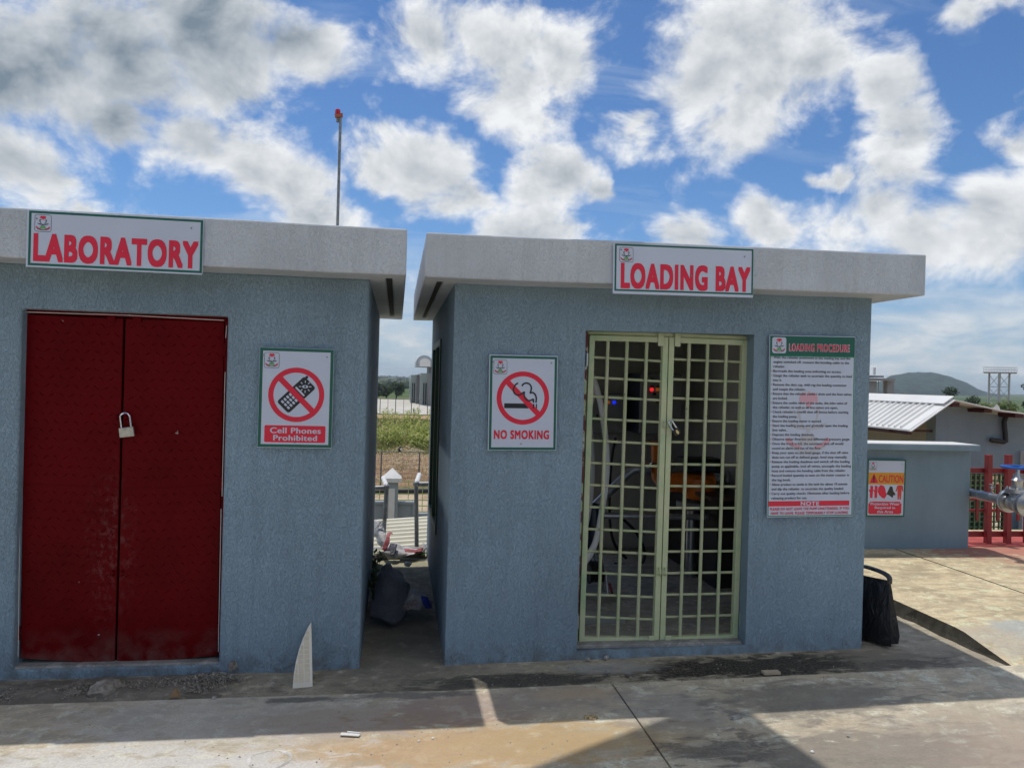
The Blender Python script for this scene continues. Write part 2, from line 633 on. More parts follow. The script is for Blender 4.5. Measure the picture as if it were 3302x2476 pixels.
M_WHITEROOF = simple('white_sheet_metal', (.78, .77, .74), .45, var=.05, vs=2)
M_TANWALL = plaster('tan_wall_paint', (.42, .38, .31), drip=False, amount=.002, grime=.3)
M_FARWALL = plaster('grey_wall_paint', (.225, .285, .325), drip=False, amount=.002, grime=.2)
M_GATE = flaky('pale_green_paint', [((.46, .53, .30), 0, 1, 1), ((.56, .58, .38), .35, .65, 5), ((.30, .47, .27), .52, .70, 2.2), ((.25, .20, .11), .68, .72, 40)])
M_JAMB = flaky('peeling_jamb_paint', [((.55, .54, .49), 0, 1, 1), ((.40, .46, .25), .42, .47, 22), ((.13, .018, .018), .48, .52, 13)])
M_FRAMEGREEN = simple('dark_green_frame', (.012, .06, .03), .5, var=.2)
M_BARE = concrete('sill_mortar', (.33, .32, .30), (.30, .29, .27))


def rebarmat():
    m, nt, b = newmat('green_painted_rebar')
    pos = N(nt, 'ShaderNodeNewGeometry').outputs['Position']
    f = NOI(nt, pos, 5, 4, .6)
    col = MIX(nt, MR(nt, f, .35, .65), (.60, .60, .40), (.45, .53, .30))
    col = MIX(nt, MR(nt, NOI(nt, pos, 45, 4, .6), .66, .72), col, (.20, .15, .09))
    setc(nt, b, col)
    b.inputs['Roughness'].default_value = .5
    sp = N(nt, 'ShaderNodeSeparateXYZ', {0: pos})
    w = MA(nt, 'SINE', MA(nt, 'MULTIPLY', MA(nt, 'ADD', sp.outputs[0], sp.outputs[2]), 520.0))
    bump(nt, b, w, .8, .0022)
    return m


M_REBAR = rebarmat()


def doormat():
    m, nt, b = newmat('red_oxide_door_paint')
    pos = N(nt, 'ShaderNodeNewGeometry').outputs['Position']
    big = NOI(nt, pos, 3, 5, .6)
    col = MIX(nt, MR(nt, big, .3, .7), (.095, .0018, .0035), (.13, .0025, .005))
    # scuffs where hands and the lock rub, and paint chips
    n = NOI(nt, VM(nt, 'MULTIPLY', pos, (1.4, 1, 1)), 22, 5, .7)
    sep = N(nt, 'ShaderNodeSeparateXYZ', {0: pos})
    q = VM(nt, 'MULTIPLY', VM(nt, 'SUBTRACT', pos, (-1.62, 4.76, .72)), (6.5, 0, 1.9))
    near = MR(nt, VM(nt, 'LENGTH', q, out=1), 1.1, .2)
    col = MIX(nt, MA(nt, 'MULTIPLY', MA(nt, 'MULTIPLY', MR(nt, n, .5, .72), near), .32), col, (.32, .20, .20))
    chip = MR(nt, NOI(nt, VM(nt, 'ADD', pos, (8, 3, 1)), 17, 3, .5), .735, .75)
    col = MIX(nt, MA(nt, 'MULTIPLY', chip, .7), col, (.45, .42, .42))
    dust = MA(nt, 'MULTIPLY', MR(nt, sep.outputs[2], .25, .05), MR(nt, NOI(nt, pos, 9, 4, .6), .4, .7))
    col = MIX(nt, MA(nt, 'MULTIPLY', dust, .3), col, (.25, .2, .17))
    setc(nt, b, col)
    b.inputs['Roughness'].default_value = .42
    b.inputs['Specular IOR Level'].default_value = .06
    bump(nt, b, NOI(nt, pos, 30, 4, .6), .4, .002)
    return m


M_DOORRED = doormat()

# ------------------------------------------------------------------ ground
PADEDGE = 7.95


def gz(x):
    return .0130 * max(0.0, x - .33)


STAINS = [(.30, 3.62, 1.0, .26, (.50, .31, .15), .7), (-.25, 3.95, .55, .16, (.30, .17, .08), .8), (1.0, 3.62, .7, .22, (.46, .33, .16), .6),
          (-1.25, 3.45, .95, .35, (.68, .67, .65), .8), (-.55, 3.35, .5, .3, (.64, .62, .6), .7), (-.7, 4.0, .9, .35, (.55, .535, .51), .5),
          (.35, 4.05, .35, .22, (.36, .24, .21), .6), (.9, 4.1, .55, .2, (.33, .27, .25), .5), (1.05, 4.18, .25, .09, (.50, .38, .26), .7),
          (1.5, 3.9, .35, .3, (.25, .25, .26), .55), (2.3, 3.95, .65, .26, (.17, .16, .145), .75), (2.2, 3.3, .7, .32, (.15, .14, .125), .75), (1.55, 3.45, .3, .12, (.12, .11, .10), .8),
          (2.9, 3.4, .9, .4, (.30, .255, .22), .55), (3.2, 3.2, .6, .3, (.36, .27, .22), .5), (-.45, 4.23, .18, .035, (.10, .10, .10), .8), (.12, 4.24, .35, .05, (.13, .13, .13), .7)]
M_SLAB = concrete('worn_concrete', (.66, .585, .455), (.62, .50, .34), STAINS)
M_STRIP = concrete('dirty_concrete_strip', (.48, .42, .32), (.42, .36, .27),
                   [(.75, 4.42, .55, .10, (.07, .065, .06), .75), (2.2, 4.47, 1.0, .17, (.022, .021, .018), 1.0), (2.9, 4.5, .75, .18, (.035, .033, .028), .9), (.75, 4.40, .7, .12, (.05, .047, .042), .8),
                    (3.4, 4.5, .55, .3, (.36, .31, .245), .6), (3.3, 4.42, .35, .08, (.06, .055, .05), .6), (-1.7, 4.5, .9, .2, (.13, .125, .115), .8), (0, 5.2, .7, .9, (.16, .145, .12), .6),
                    (0, 7.6, .8, .5, (.34, .35, .20), .6), (1.35, 4.55, .3, .1, (.40, .39, .37), .7)], bmp=.007)
M_RAISED = concrete('tan_concrete', (.68, .56, .37), (.70, .55, .34),
                    [(4.35, 4.75, .22, .16, (.30, .42, .50), .55), (4.1, 4.6, .3, .25, (.44, .42, .38), .6), (6.6, 6.5, .9, .6, (.50, .26, .18), .75),
                     (6.4, 7.1, 1.2, .35, (.48, .17, .13), .9), (4.7, 6.9, .3, .1, (.12, .11, .1), .5), (4.6, 6.2, .25, .07, (.15, .14, .13), .4), (5.9, 6.4, .3, .07, (.13, .12, .11), .5)])
M_STEPFACE = concrete('shaded_step_face', (.075, .07, .055), (.06, .055, .045))  # near-black base colour paints in the shade on the step face

pav = thing('pavement', None, None)
structure(pav)
pav['label'] = 'worn stained concrete slabs in front of the two small buildings'
ys = frange(-9, 2.8, 8) + frange(3.0, 4.285, 12)


def slabz(x, y):
    return gz(x) + .004 * mnoise.noise(Vector((x * .9, y * .9, 0)))


for (x0, x1, n) in ((-9, 1.266, 40), (1.276, 3.84, 14)):
    mb = sheet(frange(x0, x1, n), ys, slabz)
    k = len(mb.v)
    xs_ = frange(x0, x1, n)
    # front lip toward the wall strip and joint sides
    row = [(x, 4.285, slabz(x, 4.285)) for x in xs_]
    low = [(x, 4.288, slabz(x, 4.285) - .09) for x in xs_]
    mb.add(row + low, [(i, i + 1, n + 1 + i + 1, n + 1 + i) for i in range(n)])
    ex = x1 if x1 < 2 else x0
    col_ = [(ex, y, slabz(ex, y)) for y in ys]
    lo_ = [(ex, y, slabz(ex, y) - .09) for y in ys]
    m_ = len(ys)
    mb.add(col_ + lo_, [(i, i + 1, m_ + i + 1, m_ + i) for i in range(m_ - 1)])
    mb.build('slab', M_SLAB, pav, fix=False, smooth=True)
# the slab east of the step in front of it carries on outside the picture
sheet(frange(3.84, 12, 10), ys, lambda x, y: slabz(x, y)).build('slab', M_SLAB, pav, fix=False)
bed = sheet(frange(-9, 3.9, 60), frange(4.285, PADEDGE, 30), lambda x, y: gz(x) * .95 - (.028 if x < -.6 else .018 if x < .4 else .010) + .006 * mnoise.noise(Vector((x * 3, y * 3, 2))))
bed.build('wall_strip', M_STRIP, pav, fix=False, smooth=True)
# pad edge behind the buildings
MB().box(-9, 3.9, PADEDGE, PADEDGE + .12, -2.6, -.02).build('pad_edge_wall', M_BARE, pav)
MB().box(1.2, 1.35, 2.0, 4.28, -.12, -.085).build('joint_fill', M_GROOVE, pav)

# raised tan pavement with its dark step
rp = thing('raised_pavement', None, None)
structure(rp)
rp['label'] = 'sunlit tan raised concrete apron with a dark step edge'


def rz(x, y):
    t = min(1, max(0, (y - 4.30) / .42))
    return .045 + .082 * t


for (x0, x1, mname) in ((3.85, 5.085, 'slab'), (5.105, 12.0, 'slab')):
    ysr = frange(4.285, 8.2, 20)
    mb = sheet(frange(x0, x1, 10), ysr, lambda x, y: rz(x, y) + .003 * mnoise.noise(Vector((x * 2, y * 2, 5))))
    mb.build(mname, M_RAISED, rp, fix=False, smooth=True)
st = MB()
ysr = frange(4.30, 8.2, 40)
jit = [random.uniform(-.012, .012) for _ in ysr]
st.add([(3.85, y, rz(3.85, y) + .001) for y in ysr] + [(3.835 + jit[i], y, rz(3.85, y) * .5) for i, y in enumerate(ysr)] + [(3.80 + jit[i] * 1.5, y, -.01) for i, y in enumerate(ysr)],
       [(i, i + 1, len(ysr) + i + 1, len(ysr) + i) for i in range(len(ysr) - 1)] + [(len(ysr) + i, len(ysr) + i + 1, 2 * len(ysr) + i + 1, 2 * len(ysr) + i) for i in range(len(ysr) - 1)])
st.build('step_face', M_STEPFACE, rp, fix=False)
MB().box(5.07, 5.12, 4.3, 8.2, 0.0, .03).build('joint_fill', M_GROOVE, rp)
MB().box(3.9, 12, 8.2, 8.32, -2.6, .10).build('pad_edge_wall', M_BARE, rp)
# red painted kerb band at the pump enclosure
MB().box(5.93, 9.0, 7.30, 7.95, .10, .135).build('painted_band', simple('red_floor_paint', (.52, .10, .085), .6, var=.2, vs=7), rp)

# terrain far and wide
M_TERR = None


def terrainmat():
    m, nt, b = newmat('open_country')
    pos = N(nt, 'ShaderNodeNewGeometry').outputs['Position']
    sp = N(nt, 'ShaderNodeSeparateXYZ', {0: pos})
    n1 = NOI(nt, pos, .11, 6, .6)
    n2 = NOI(nt, pos, .9, 6, .65)
    n3 = NOI(nt, VM(nt, 'MULTIPLY', pos, (.3, 1, 1)), .006, 5, .6)
    soil = MIX(nt, MR(nt, n2, .35, .65), (.30, .20, .12), (.22, .16, .09))
    grass = MIX(nt, MR(nt, n2, .35, .65), (.10, .15, .04), (.20, .22, .08))
    near = MIX(nt, MR(nt, n1, .42, .58), soil, grass)
    bank = MA(nt, 'MULTIPLY', MR(nt, sp.outputs[1], 54, 57), MR(nt, sp.outputs[1], 86, 80))
    near = MIX(nt, MA(nt, 'MULTIPLY', bank, .9), near, MIX(nt, MR(nt, n2, .35, .65), (.36, .22, .13), (.27, .18, .11)))
    far = MIX(nt, MR(nt, n3, .4, .6), (.055, .10, .035), (.14, .17, .065))
    c = MIX(nt, MR(nt, sp.outputs[1], 200, 320), near, far)
    sandy = MA(nt, 'MULTIPLY', MR(nt, sp.outputs[1], 33, 36), MR(nt, sp.outputs[1], 55, 51))
    c = MIX(nt, MA(nt, 'MULTIPLY', sandy, MR(nt, n2, .3, .5)), c, (.50, .40, .28))
    setc(nt, b, c)
    b.inputs['Roughness'].default_value = .95
    b.inputs['Specular IOR Level'].default_value = .1
    return m


M_TERR = terrainmat()
PROF = [(-6000, -9), (-60, -3), (-14, -.6), (8.0, -.6), (8.3, -2.5), (12, -2.7), (20, -3.6), (28, -5.2), (40, -6.0), (60, -6.1), (84, -6.3), (300, -6.3), (700, -9), (1500, -9), (3000, -4), (4500, 2.5), (6200, 6)]


def tz(x, y):
    for (a, za), (b, zb) in zip(PROF, PROF[1:]):
        if a <= y <= b:
            t = (y - a) / (b - a)
            z = za + (zb - za) * t
            break
    else:
        z = PROF[-1][1] if y > 0 else PROF[0][1]
    if y > 60:
        z += mnoise.noise(Vector((x * .004, y * .004, 1))) * min(3, (y - 60) * .004)
    if y < 9 and (x < -16 or x > 22):
        z = min(z, -2)
    return z


tys = [-6000, -3000, -1000, -300, -60, -30, -14, -6, 4, 7.9, 8.02, 8.4, 10, 12, 16, 20, 24, 28, 34, 40, 48, 54, 60, 70, 84, 100, 120, 148, 166, 200, 250, 300, 400, 550, 700, 900, 1200, 1500, 2000, 2600, 3000, 3600, 4200, 4500, 5200, 6200]
txs = [-6000, -4000, -2500, -1500, -900, -500, -300, -150, -80, -40, -22, -16, -9, -4, 0, 4, 9, 16, 22, 30, 45, 70, 100, 150, 220, 300, 420, 600, 800, 1100, 1500, 2000, 2600, 3300, 4200, 6000]
tb = sheet(txs, tys, tz).build('terrain', M_TERR, fix=False, smooth=True)
structure(tb)
tb['label'] = 'open green and brown country falling away behind the buildings'

# ------------------------------------------------------------------ laboratory building
FY = 4.70          # facade plane
DY = 4.765         # red door plane
lab = thing('laboratory_building', 'blue-grey rendered block with red double doors and a laboratory sign', 'building', (-1.8, FY, 0))


def child_local(parent):
    return Matrix.Translation(-Vector(parent.location))


def put(mb, name, mat, parent, **kw):
    """build in world coordinates under a parent that may sit elsewhere"""
    off = Vector((0, 0, 0))
    p = parent
    while p is not None:
        off += Vector(p.location)
        p = p.parent
    mb.v = [(v[0] - off.x, v[1] - off.y, v[2] - off.z) for v in mb.v]
    return mb.build(name, mat, parent, **kw)


dl = onY(58, 1500, FY).x
dr = onY(722, 1500, FY).x
dtop = onY(400, 1008, FY).z
dsill = onY(400, 2150, FY).z
LX = -.178
xs = [-3.5, dl, dr, LX]
zs = [-.35, dsill, dtop, 2.325]
ysb = [FY, 5.1, 7.42]
put(voxel(xs, ysb, zs, lambda i, j, k: not (i == 1 and j == 0 and k == 1)), 'wall', M_WALL, lab, bevel=.014, seg=3)
# roof slab with drip groove under its side
gx0, gx1 = -.085, -.045
xs = frange(-3.75, -.4, 24) + [gx0, gx1, .035]
GI = len(xs) - 3
zs = [2.32, 2.345, 2.588]
ysb = [4.45, 4.62, 7.45, 7.78]


def wavy(x, y, z):
    return (x, y + .004 * mnoise.noise(Vector((x * 2.1, z * 3, 4))), z + .006 * mnoise.noise(Vector((x * 1.7, y * 1.7, z * 2))))


roof = put(voxel(xs, ysb, zs, lambda i, j, k: not (i == GI and j == 1 and k == 0), wavy), 'roof_slab', M_FASC, lab, bevel=.010)
put(MB().box(gx0 + .001, gx1 - .001, 4.622, 7.44, 2.3405, 2.3445), 'drip_groove', M_GROOVE, roof)


def quadpt(c, s, t):
    """bilinear point in a quad given as TL, TR, BR, BL ; s right, t down"""
    return (c[0] * (1 - s) + c[1] * s) * (1 - t) + (c[3] * (1 - s) + c[2] * s) * t


def slabquad(mb, c, d):
    """solid of thickness d behind a quad facing -Y"""
    back = [p + Vector((0, d, 0)) for p in c]
    return mb.hexa([c[3], c[2], back[2], back[3], c[0], c[1], back[1], back[0]])


Lc = [onY(81, 1013, DY), onY(397, 1027, DY), onY(369, 2141, DY), onY(66, 2122, DY)]
Rc = [onY(405, 1027, DY), onY(724, 1037, DY), onY(700, 2113, DY), onY(376, 2143, DY)]
for side, c in ((0, Lc), (1, Rc)):
    leaf = put(slabquad(MB(), c, .035), 'door_leaf', M_DOORRED, lab, bevel=.003)
    leaf['label'] = ('left', 'right')[side] + ' red chequer plate leaf of the double door'
    # raised chequer treads
    tr = MB()
    w = (c[1] - c[0]).length
    h = (c[3] - c[0]).length
    nx, ny = 9, 38
    for j in range(ny):
        for i in range(nx):
            s = (i + .75 + (.5 if j % 2 else 0)) / (nx + .8)
            t = (j + .9) / (ny + .8)
            if abs(t - .492) < .012 or s > .97:
                continue
            p = quadpt(c, s, t)
            ex = (c[1] - c[0]).normalized()
            ez = (c[0] - c[3]).normalized()
            k = 1 if (i + j) % 2 else -1
            if random.random() < .1:
                k = 1
            d1 = ex * .0165 * 1.0 - ez * .0125 * (1 if k > 0 else -.9)
            d2 = Vector((d1.z, 0, -d1.x)).normalized() * .0042
            f = Vector((0, -.0042, 0))
            tr.add([p - d1, p - d2, p + d1, p + d2, p - d1 * .35 + f, p + d1 * .35 + f], [(0, 1, 4), (1, 2, 4), (2, 5, 4), (2, 3, 5), (3, 0, 5), (0, 4, 5)])
    to = put(tr, 'chequer_treads', M_DOORRED, leaf, fix=False)
    to['kind'] = 'stuff'
    # lap seam across the middle and the stiffening edge
    a, b_ = quadpt(c, .03, .492), quadpt(c, .97, .489)
    put(MB().bar(a + Vector((0, -.001, 0)), b_ + Vector((0, -.001, 0)), .004, .006), 'lap_seam', M_DOORRED, leaf)
    # stops top and bottom
    st_ = .88 if side == 0 else .12
    a = quadpt(c, st_, -.012)
    b_ = quadpt(c, st_, .012)
    put(MB().bar(a + Vector((0, -.006, 0)), b_ + Vector((0, -.006, 0)), .046, .008, up=(0, 1, 0)), 'stop_tab', M_DOORRED, leaf, bevel=.002)
    a = quadpt(c, st_, .993)
    b_ = quadpt(c, st_, 1.008)
    put(MB().bar(a + Vector((0, -.006, 0)), b_ + Vector((0, -.006, 0)), .034, .008, up=(0, 1, 0)), 'stop_tab', M_WALL2, leaf, bevel=.002)
    for t in (.085, .485, .925):
        p = quadpt(c, -.018 if side == 0 else 1.018, t)
        put(MB().cyl(p + Vector((0, -.012, -.038)), p + Vector((0, -.012, .038)), .011, n=10), 'hinge', M_DOORRED, leaf, smooth=True)
    for t in (.285, .735):
        p = quadpt(c, .965 if side == 0 else .04, t)
        put(MB().torus(p + Vector((0, -.010, 0)), (1, 0, 0), .014, .0045, 14, 6), 'staple_ring', M_DOORRED, leaf, smooth=True)
# frame and the pale mortar line round it
fr = MB()
o = [onY(62, 1001, DY), onY(736, 1031, DY), onY(712, 2108, DY), onY(48, 2118, DY)]
for a, b_ in ((0, 1), (0, 3), (1, 2)):
    fr.bar(o[a] + Vector((0, -.004, 0)), o[b_] + Vector((0, -.004, 0)), .026, .03, up=(0, 1, 0))
put(fr, 'door_frame', M_DOORRED, lab, bevel=.002)
for pts in (((78, 1012), (66, 1520), (58, 2115)), ((82, 1006), (400, 1016), (722, 1033)), ((731, 1050), (728, 1090)), ((726, 1200), (716, 1600)), ((713, 1640), (704, 2100))):
    put(MB().tube([onY(x, y, DY - .022) for x, y in pts], .0022, 5), 'mortar_line', M_WHITEPAINT, lab)
put(MB().box(dl - .02, dr + .02, FY + .012, 5.0, dsill - .03, dsill + .012), 'door_sill', M_BARE, lab, bevel=.01)
# dark back of the recess is open behind the leaves

# ------------------------------------------------------------------ loading bay building
load = thing('loading_bay_building', 'blue-grey rendered block with a green barred gate and a loading bay sign', 'building', (1.7, FY, 0))


def tilt(x, y, z):
    return (x, y, z + .0125 * (x - .33))


def tp(p):
    return Vector(tilt(*p))


AX, BX = .335, 3.10
gl = onY(1875, 1570, FY).x
gr = onY(2418, 1580, FY).x
ztop = onY(2160, 1072, FY).z - .0125 * (onY(2160, 1072, FY).x - .33)
zsill = onY(2130, 2090, FY).z - .0125 * 1.4
xs = [AX, AX + .14, gl, 1.70, gr, BX - .14, BX]
ysb = [FY, FY + .16, 6.0, 7.25, 7.56, 7.70]
zs = [-.35, .04, zsill, .52, 2.06 if 2.06 < ztop else ztop - .02, ztop, 2.22, 2.325]


def solidL(i, j, k):
    if i == 0 and j == 2 and 3 <= k <= 3:
        return False                       # window in the alley side
    if j == 0 and i in (2, 3) and 2 <= k <= 4:
        return False                       # gate opening
    if i in (1, 2) and j == 4 and 1 <= k <= 3:
        return False                       # unseen opening, added in the back wall to brighten the bay
    if 1 <= i <= 4 and 1 <= j <= 3 and 1 <= k <= 5:
        return False                       # the room
    return True


wl = put(voxel(xs, ysb, zs, solidL, tilt), 'wall', M_WALL, load, bevel=.014, seg=3)
room = thing('interior_lining', None, None)
room.parent = load
room.location = (0, 0, 0)
put(MB().add([tp((1.702, 7.555, .05)), tp((BX - .141, 7.555, .05)), tp((BX - .141, 7.555, 2.22)), tp((1.702, 7.555, 2.22))], [(0, 1, 2, 3)]), 'back_wall_paint', M_INT, load, fix=False)
put(MB().add([tp((BX - .143, FY + .165, .05)), tp((BX - .143, 7.555, .05)), tp((BX - .143, 7.555, 2.22)), tp((BX - .143, FY + .165, 2.22))], [(0, 1, 2, 3)]), 'side_wall_paint', M_INT, load, fix=False)
bpy.data.objects.remove(room)
M_CEIL = plaster('white_ceiling_paint', (.74, .73, .70), drip=False, amount=.001)
zc_ = 2.215
put(MB().add([tp((AX + .145, FY + .17, zc_)), tp((BX - .145, FY + .17, zc_)), tp((BX - .145, 7.25, zc_)), tp((AX + .145, 7.25, zc_))], [(3, 2, 1, 0)]), 'ceiling_paint', M_CEIL, load, fix=False)
put(MB().add([tp((AX + .144, FY + .17, .06)), tp((AX + .144, 5.99, .06)), tp((AX + .144, 5.99, 2.21)), tp((AX + .144, FY + .17, 2.21))], [(0, 1, 2, 3)]), 'side_wall_paint', M_INT, load, fix=False)
put(sheet(frange(AX + .142, BX - .142, 10), frange(FY + .05, 7.55, 10), lambda x, y: .048 + .0125 * (x - .33)), 'floor', concrete('bay_floor', (.48, .45, .40), (.42, .39, .34)), load, fix=False)
gx0, gx1 = .225, .262
xs = [.144, gx0, gx1] + frange(.4, 3.305, 20)
zs = [2.32, 2.345, 2.578]
ysb = [4.45, 4.66, 7.45, 7.78]
roof = put(voxel(xs, ysb, zs, lambda i, j, k: not (i == 1 and j == 1 and k == 0), lambda x, y, z: tilt(*wavy(x, y, z))), 'roof_slab', M_FASC, load, bevel=.010)
put(MB().box(gx0 + .001, gx1 - .001, 4.662, 7.44, 2.339, 2.3425), 'drip_groove', M_GROOVE, roof)
# alley window frame
wf = MB()
for (y0, y1, z0, z1) in ((6.0, 6.05, .52, 2.05), (7.2, 7.25, .52, 2.05), (6.05, 7.2, .52, .57), (6.05, 7.2, 2.0, 2.05), (6.6, 6.64, .57, 2.0)):
    wf.box(AX - .012, AX + .05, y0, y1, z0, z1)
put(wf, 'window_frame', M_FRAMEGREEN, load)
GY = 4.80
gc_ = [onY(1902, 1080, GY), onY(2156, 1087, GY), onY(2125, 2073, GY), onY(1867, 2072, GY)]
gd_ = [onY(2159, 1087, GY), onY(2412, 1097, GY), onY(2379, 2063, GY), onY(2128, 2073, GY)]
HB = [.071, .137, .199, .271, .343, .416, .488, .56, .632, .704, .775, .846, .919]
for side, c, vb in ((0, gc_, (.237, .479, .73)), (1, gd_, (.26, .494, .735))):
    fm = MB()
    W = .035
    for a, b_ in ((0, 1), (3, 2), (0, 3), (1, 2)):
        pa, pb = c[a], c[b_]
        inn = (quadpt(c, .5, .5) - (pa + pb) / 2).normalized() * W / 2
        d = (pb - pa).normalized()
        trim = d * (W + .0005) if (a, b_) in ((0, 1), (3, 2)) else Vector((0, 0, 0))
        fm.bar(pa + inn + trim + Vector((0, .022, 0)), pb + inn - trim + Vector((0, .022, 0)), W, .044, up=(0, 1, 0))
    leaf = put(fm, 'gate_leaf', M_GATE, load, bevel=.002)
    leaf['label'] = ('left', 'right')[side] + ' pale green barred leaf of the gate'
    for s in vb:
        a, b_ = quadpt(c, s, .015) + Vector((0, .012, 0)), quadpt(c, s, .985) + Vector((0, .012, 0))
        put(MB().cyl(a, b_, .0112, n=10), 'vertical_bar', M_REBAR, leaf, smooth=True)
    for t in HB:
        a, b_ = quadpt(c, .05, t) + Vector((0, .030, 0)), quadpt(c, .95, t + (.008 if side == 0 else .002)) + Vector((0, .030, 0))
        put(MB().cyl(a, b_, .0083, n=8), 'horizontal_bar', M_REBAR, leaf, smooth=True)
    s = .90 if side == 0 else .10
    a, b_ = quadpt(c, s, -.014), quadpt(c, s, .03)
    put(MB().bar(a + Vector((0, -.006, 0)), b_ + Vector((0, -.006, 0)), .038, .008, up=(0, 1, 0)), 'stop_tab', M_GATE, leaf, bevel=.002)
    a, b_ = quadpt(c, s, .975), quadpt(c, s, 1.012)
    put(MB().bar(a + Vector((0, -.006, 0)), b_ + Vector((0, -.006, 0)), .040, .008, up=(0, 1, 0)), 'stop_tab', M_GATE, leaf, bevel=.002)
    p = quadpt(c, .97 if side == 0 else .03, .765)
    put(MB().torus(p + Vector((0, -.012, 0)), (1, 0, 0), .022, .006, 14, 6), 'staple_ring', M_GATE, leaf, smooth=True)
    p = quadpt(c, .97 if side == 0 else .03, .285)
    put(MB().torus(p + Vector((0, -.012, 0)), (1, 0, 0), .018, .005, 14, 6), 'staple_ring', M_GATE, leaf, smooth=True)
    for t in ((.08, .93) if side == 0 else (.08, .49, .93)):
        p = quadpt(c, -.03 if side == 0 else 1.025, t)
        put(MB().cyl(p + Vector((0, -.008, -.042)), p + Vector((0, -.008, .042)), .010, n=10), 'hinge', M_STEEL if side == 0 else M_GATE, leaf, smooth=True)
fr = MB()
o = [onY(1893, 1071, GY), onY(2422, 1090, GY), onY(2388, 2064, GY), onY(1858, 2074, GY)]
fr.bar(o[0] + Vector((0, .03, 0)), o[3] + Vector((0, .03, 0)), .020, .05, up=(0, 1, 0))
put(fr, 'gate_jamb', M_JAMB, load)
fr = MB()
for a, b_ in ((0, 1), (1, 2)):
    fr.bar(o[a] + Vector((0, .035, 0)), o[b_] + Vector((0, .035, 0)), .022, .05, up=(0, 1, 0))
put(fr, 'gate_jamb', M_GATE, load)
put(MB().box(gl + .005, gr - .005, FY + .03, FY + .12, zsill + .014, zsill + .040), 'gate_sill', M_BARE, load, bevel=.006)


# ------------------------------------------------------------------ padlocks
def padlock(name, label, top, c0, bw, bh, tiltang, mb_, ms_, Y):
    r = thing(name, label, 'padlock', c0)
    M = Matrix.Rotation(tiltang, 4, 'Y')
    b = MB().box(-bw / 2, bw / 2, -.010, .010, -bh / 2, bh / 2)
    s = MB()
    sw = bw * .33
    pts = [(-sw, 0, bh * .45), (-sw, 0, top - sw)] + [(-sw * math.cos(g), 0, top - sw + sw * math.sin(g)) for g in frange(.2, math.pi - .2, 7)] + [(sw, 0, top - sw), (sw, 0, bh * .45)]
    s.tube(pts, .0048, 8)
    for q in (b, s):
        q.v = [tuple(M @ Vector(v)) for v in q.v]
    b.build('lock_body', mb_, r, bevel=.003)
    s.build('shackle', ms_, r, smooth=True)
    return r, M


padlock('padlock', 'large brushed steel padlock hanging on the red doors', .112, onY(409, 1393, DY - .03), .080, .056, R(-8), simple('brushed_brass_nickel', (.50, .48, .43), .35, .75, var=.2, vs=30), M_CHROME, DY)
pr, PM = padlock('padlock', 'black padlock with brass badge hanging tilted on the green gate', .085, onY(2182, 1392, GY - .035), .042, .044, R(-36), M_BLACK, M_CHROME, GY)
bd = MB().lathe([(.001, 0), (.012, 0), (.012, .003), (.001, .003)], 16, (0, -.0105, 0), (0, -1, 0))
bd.v = [tuple(PM @ Vector((v[0] * .7, v[1], v[2] * 1.3))) for v in bd.v]
bd.build('badge', M_BRASS, pr)
# ------------------------------------------------------------------ signs
def textmesh(body, offset=0.0, space=1.0):
    cu = bpy.data.curves.new('lettering', 'FONT')
    cu.body = body
    cu.offset = offset
    cu.resolution_u = 4
    cu.space_character = space
    ob = bpy.data.objects.new('lettering', cu)
    COL.objects.link(ob)
    dg = bpy.context.evaluated_depsgraph_get()
    me = bpy.data.meshes.new_from_object(ob.evaluated_get(dg))
    bpy.data.objects.remove(ob)
    bpy.data.curves.remove(cu)
    me.materials.clear()
    return me


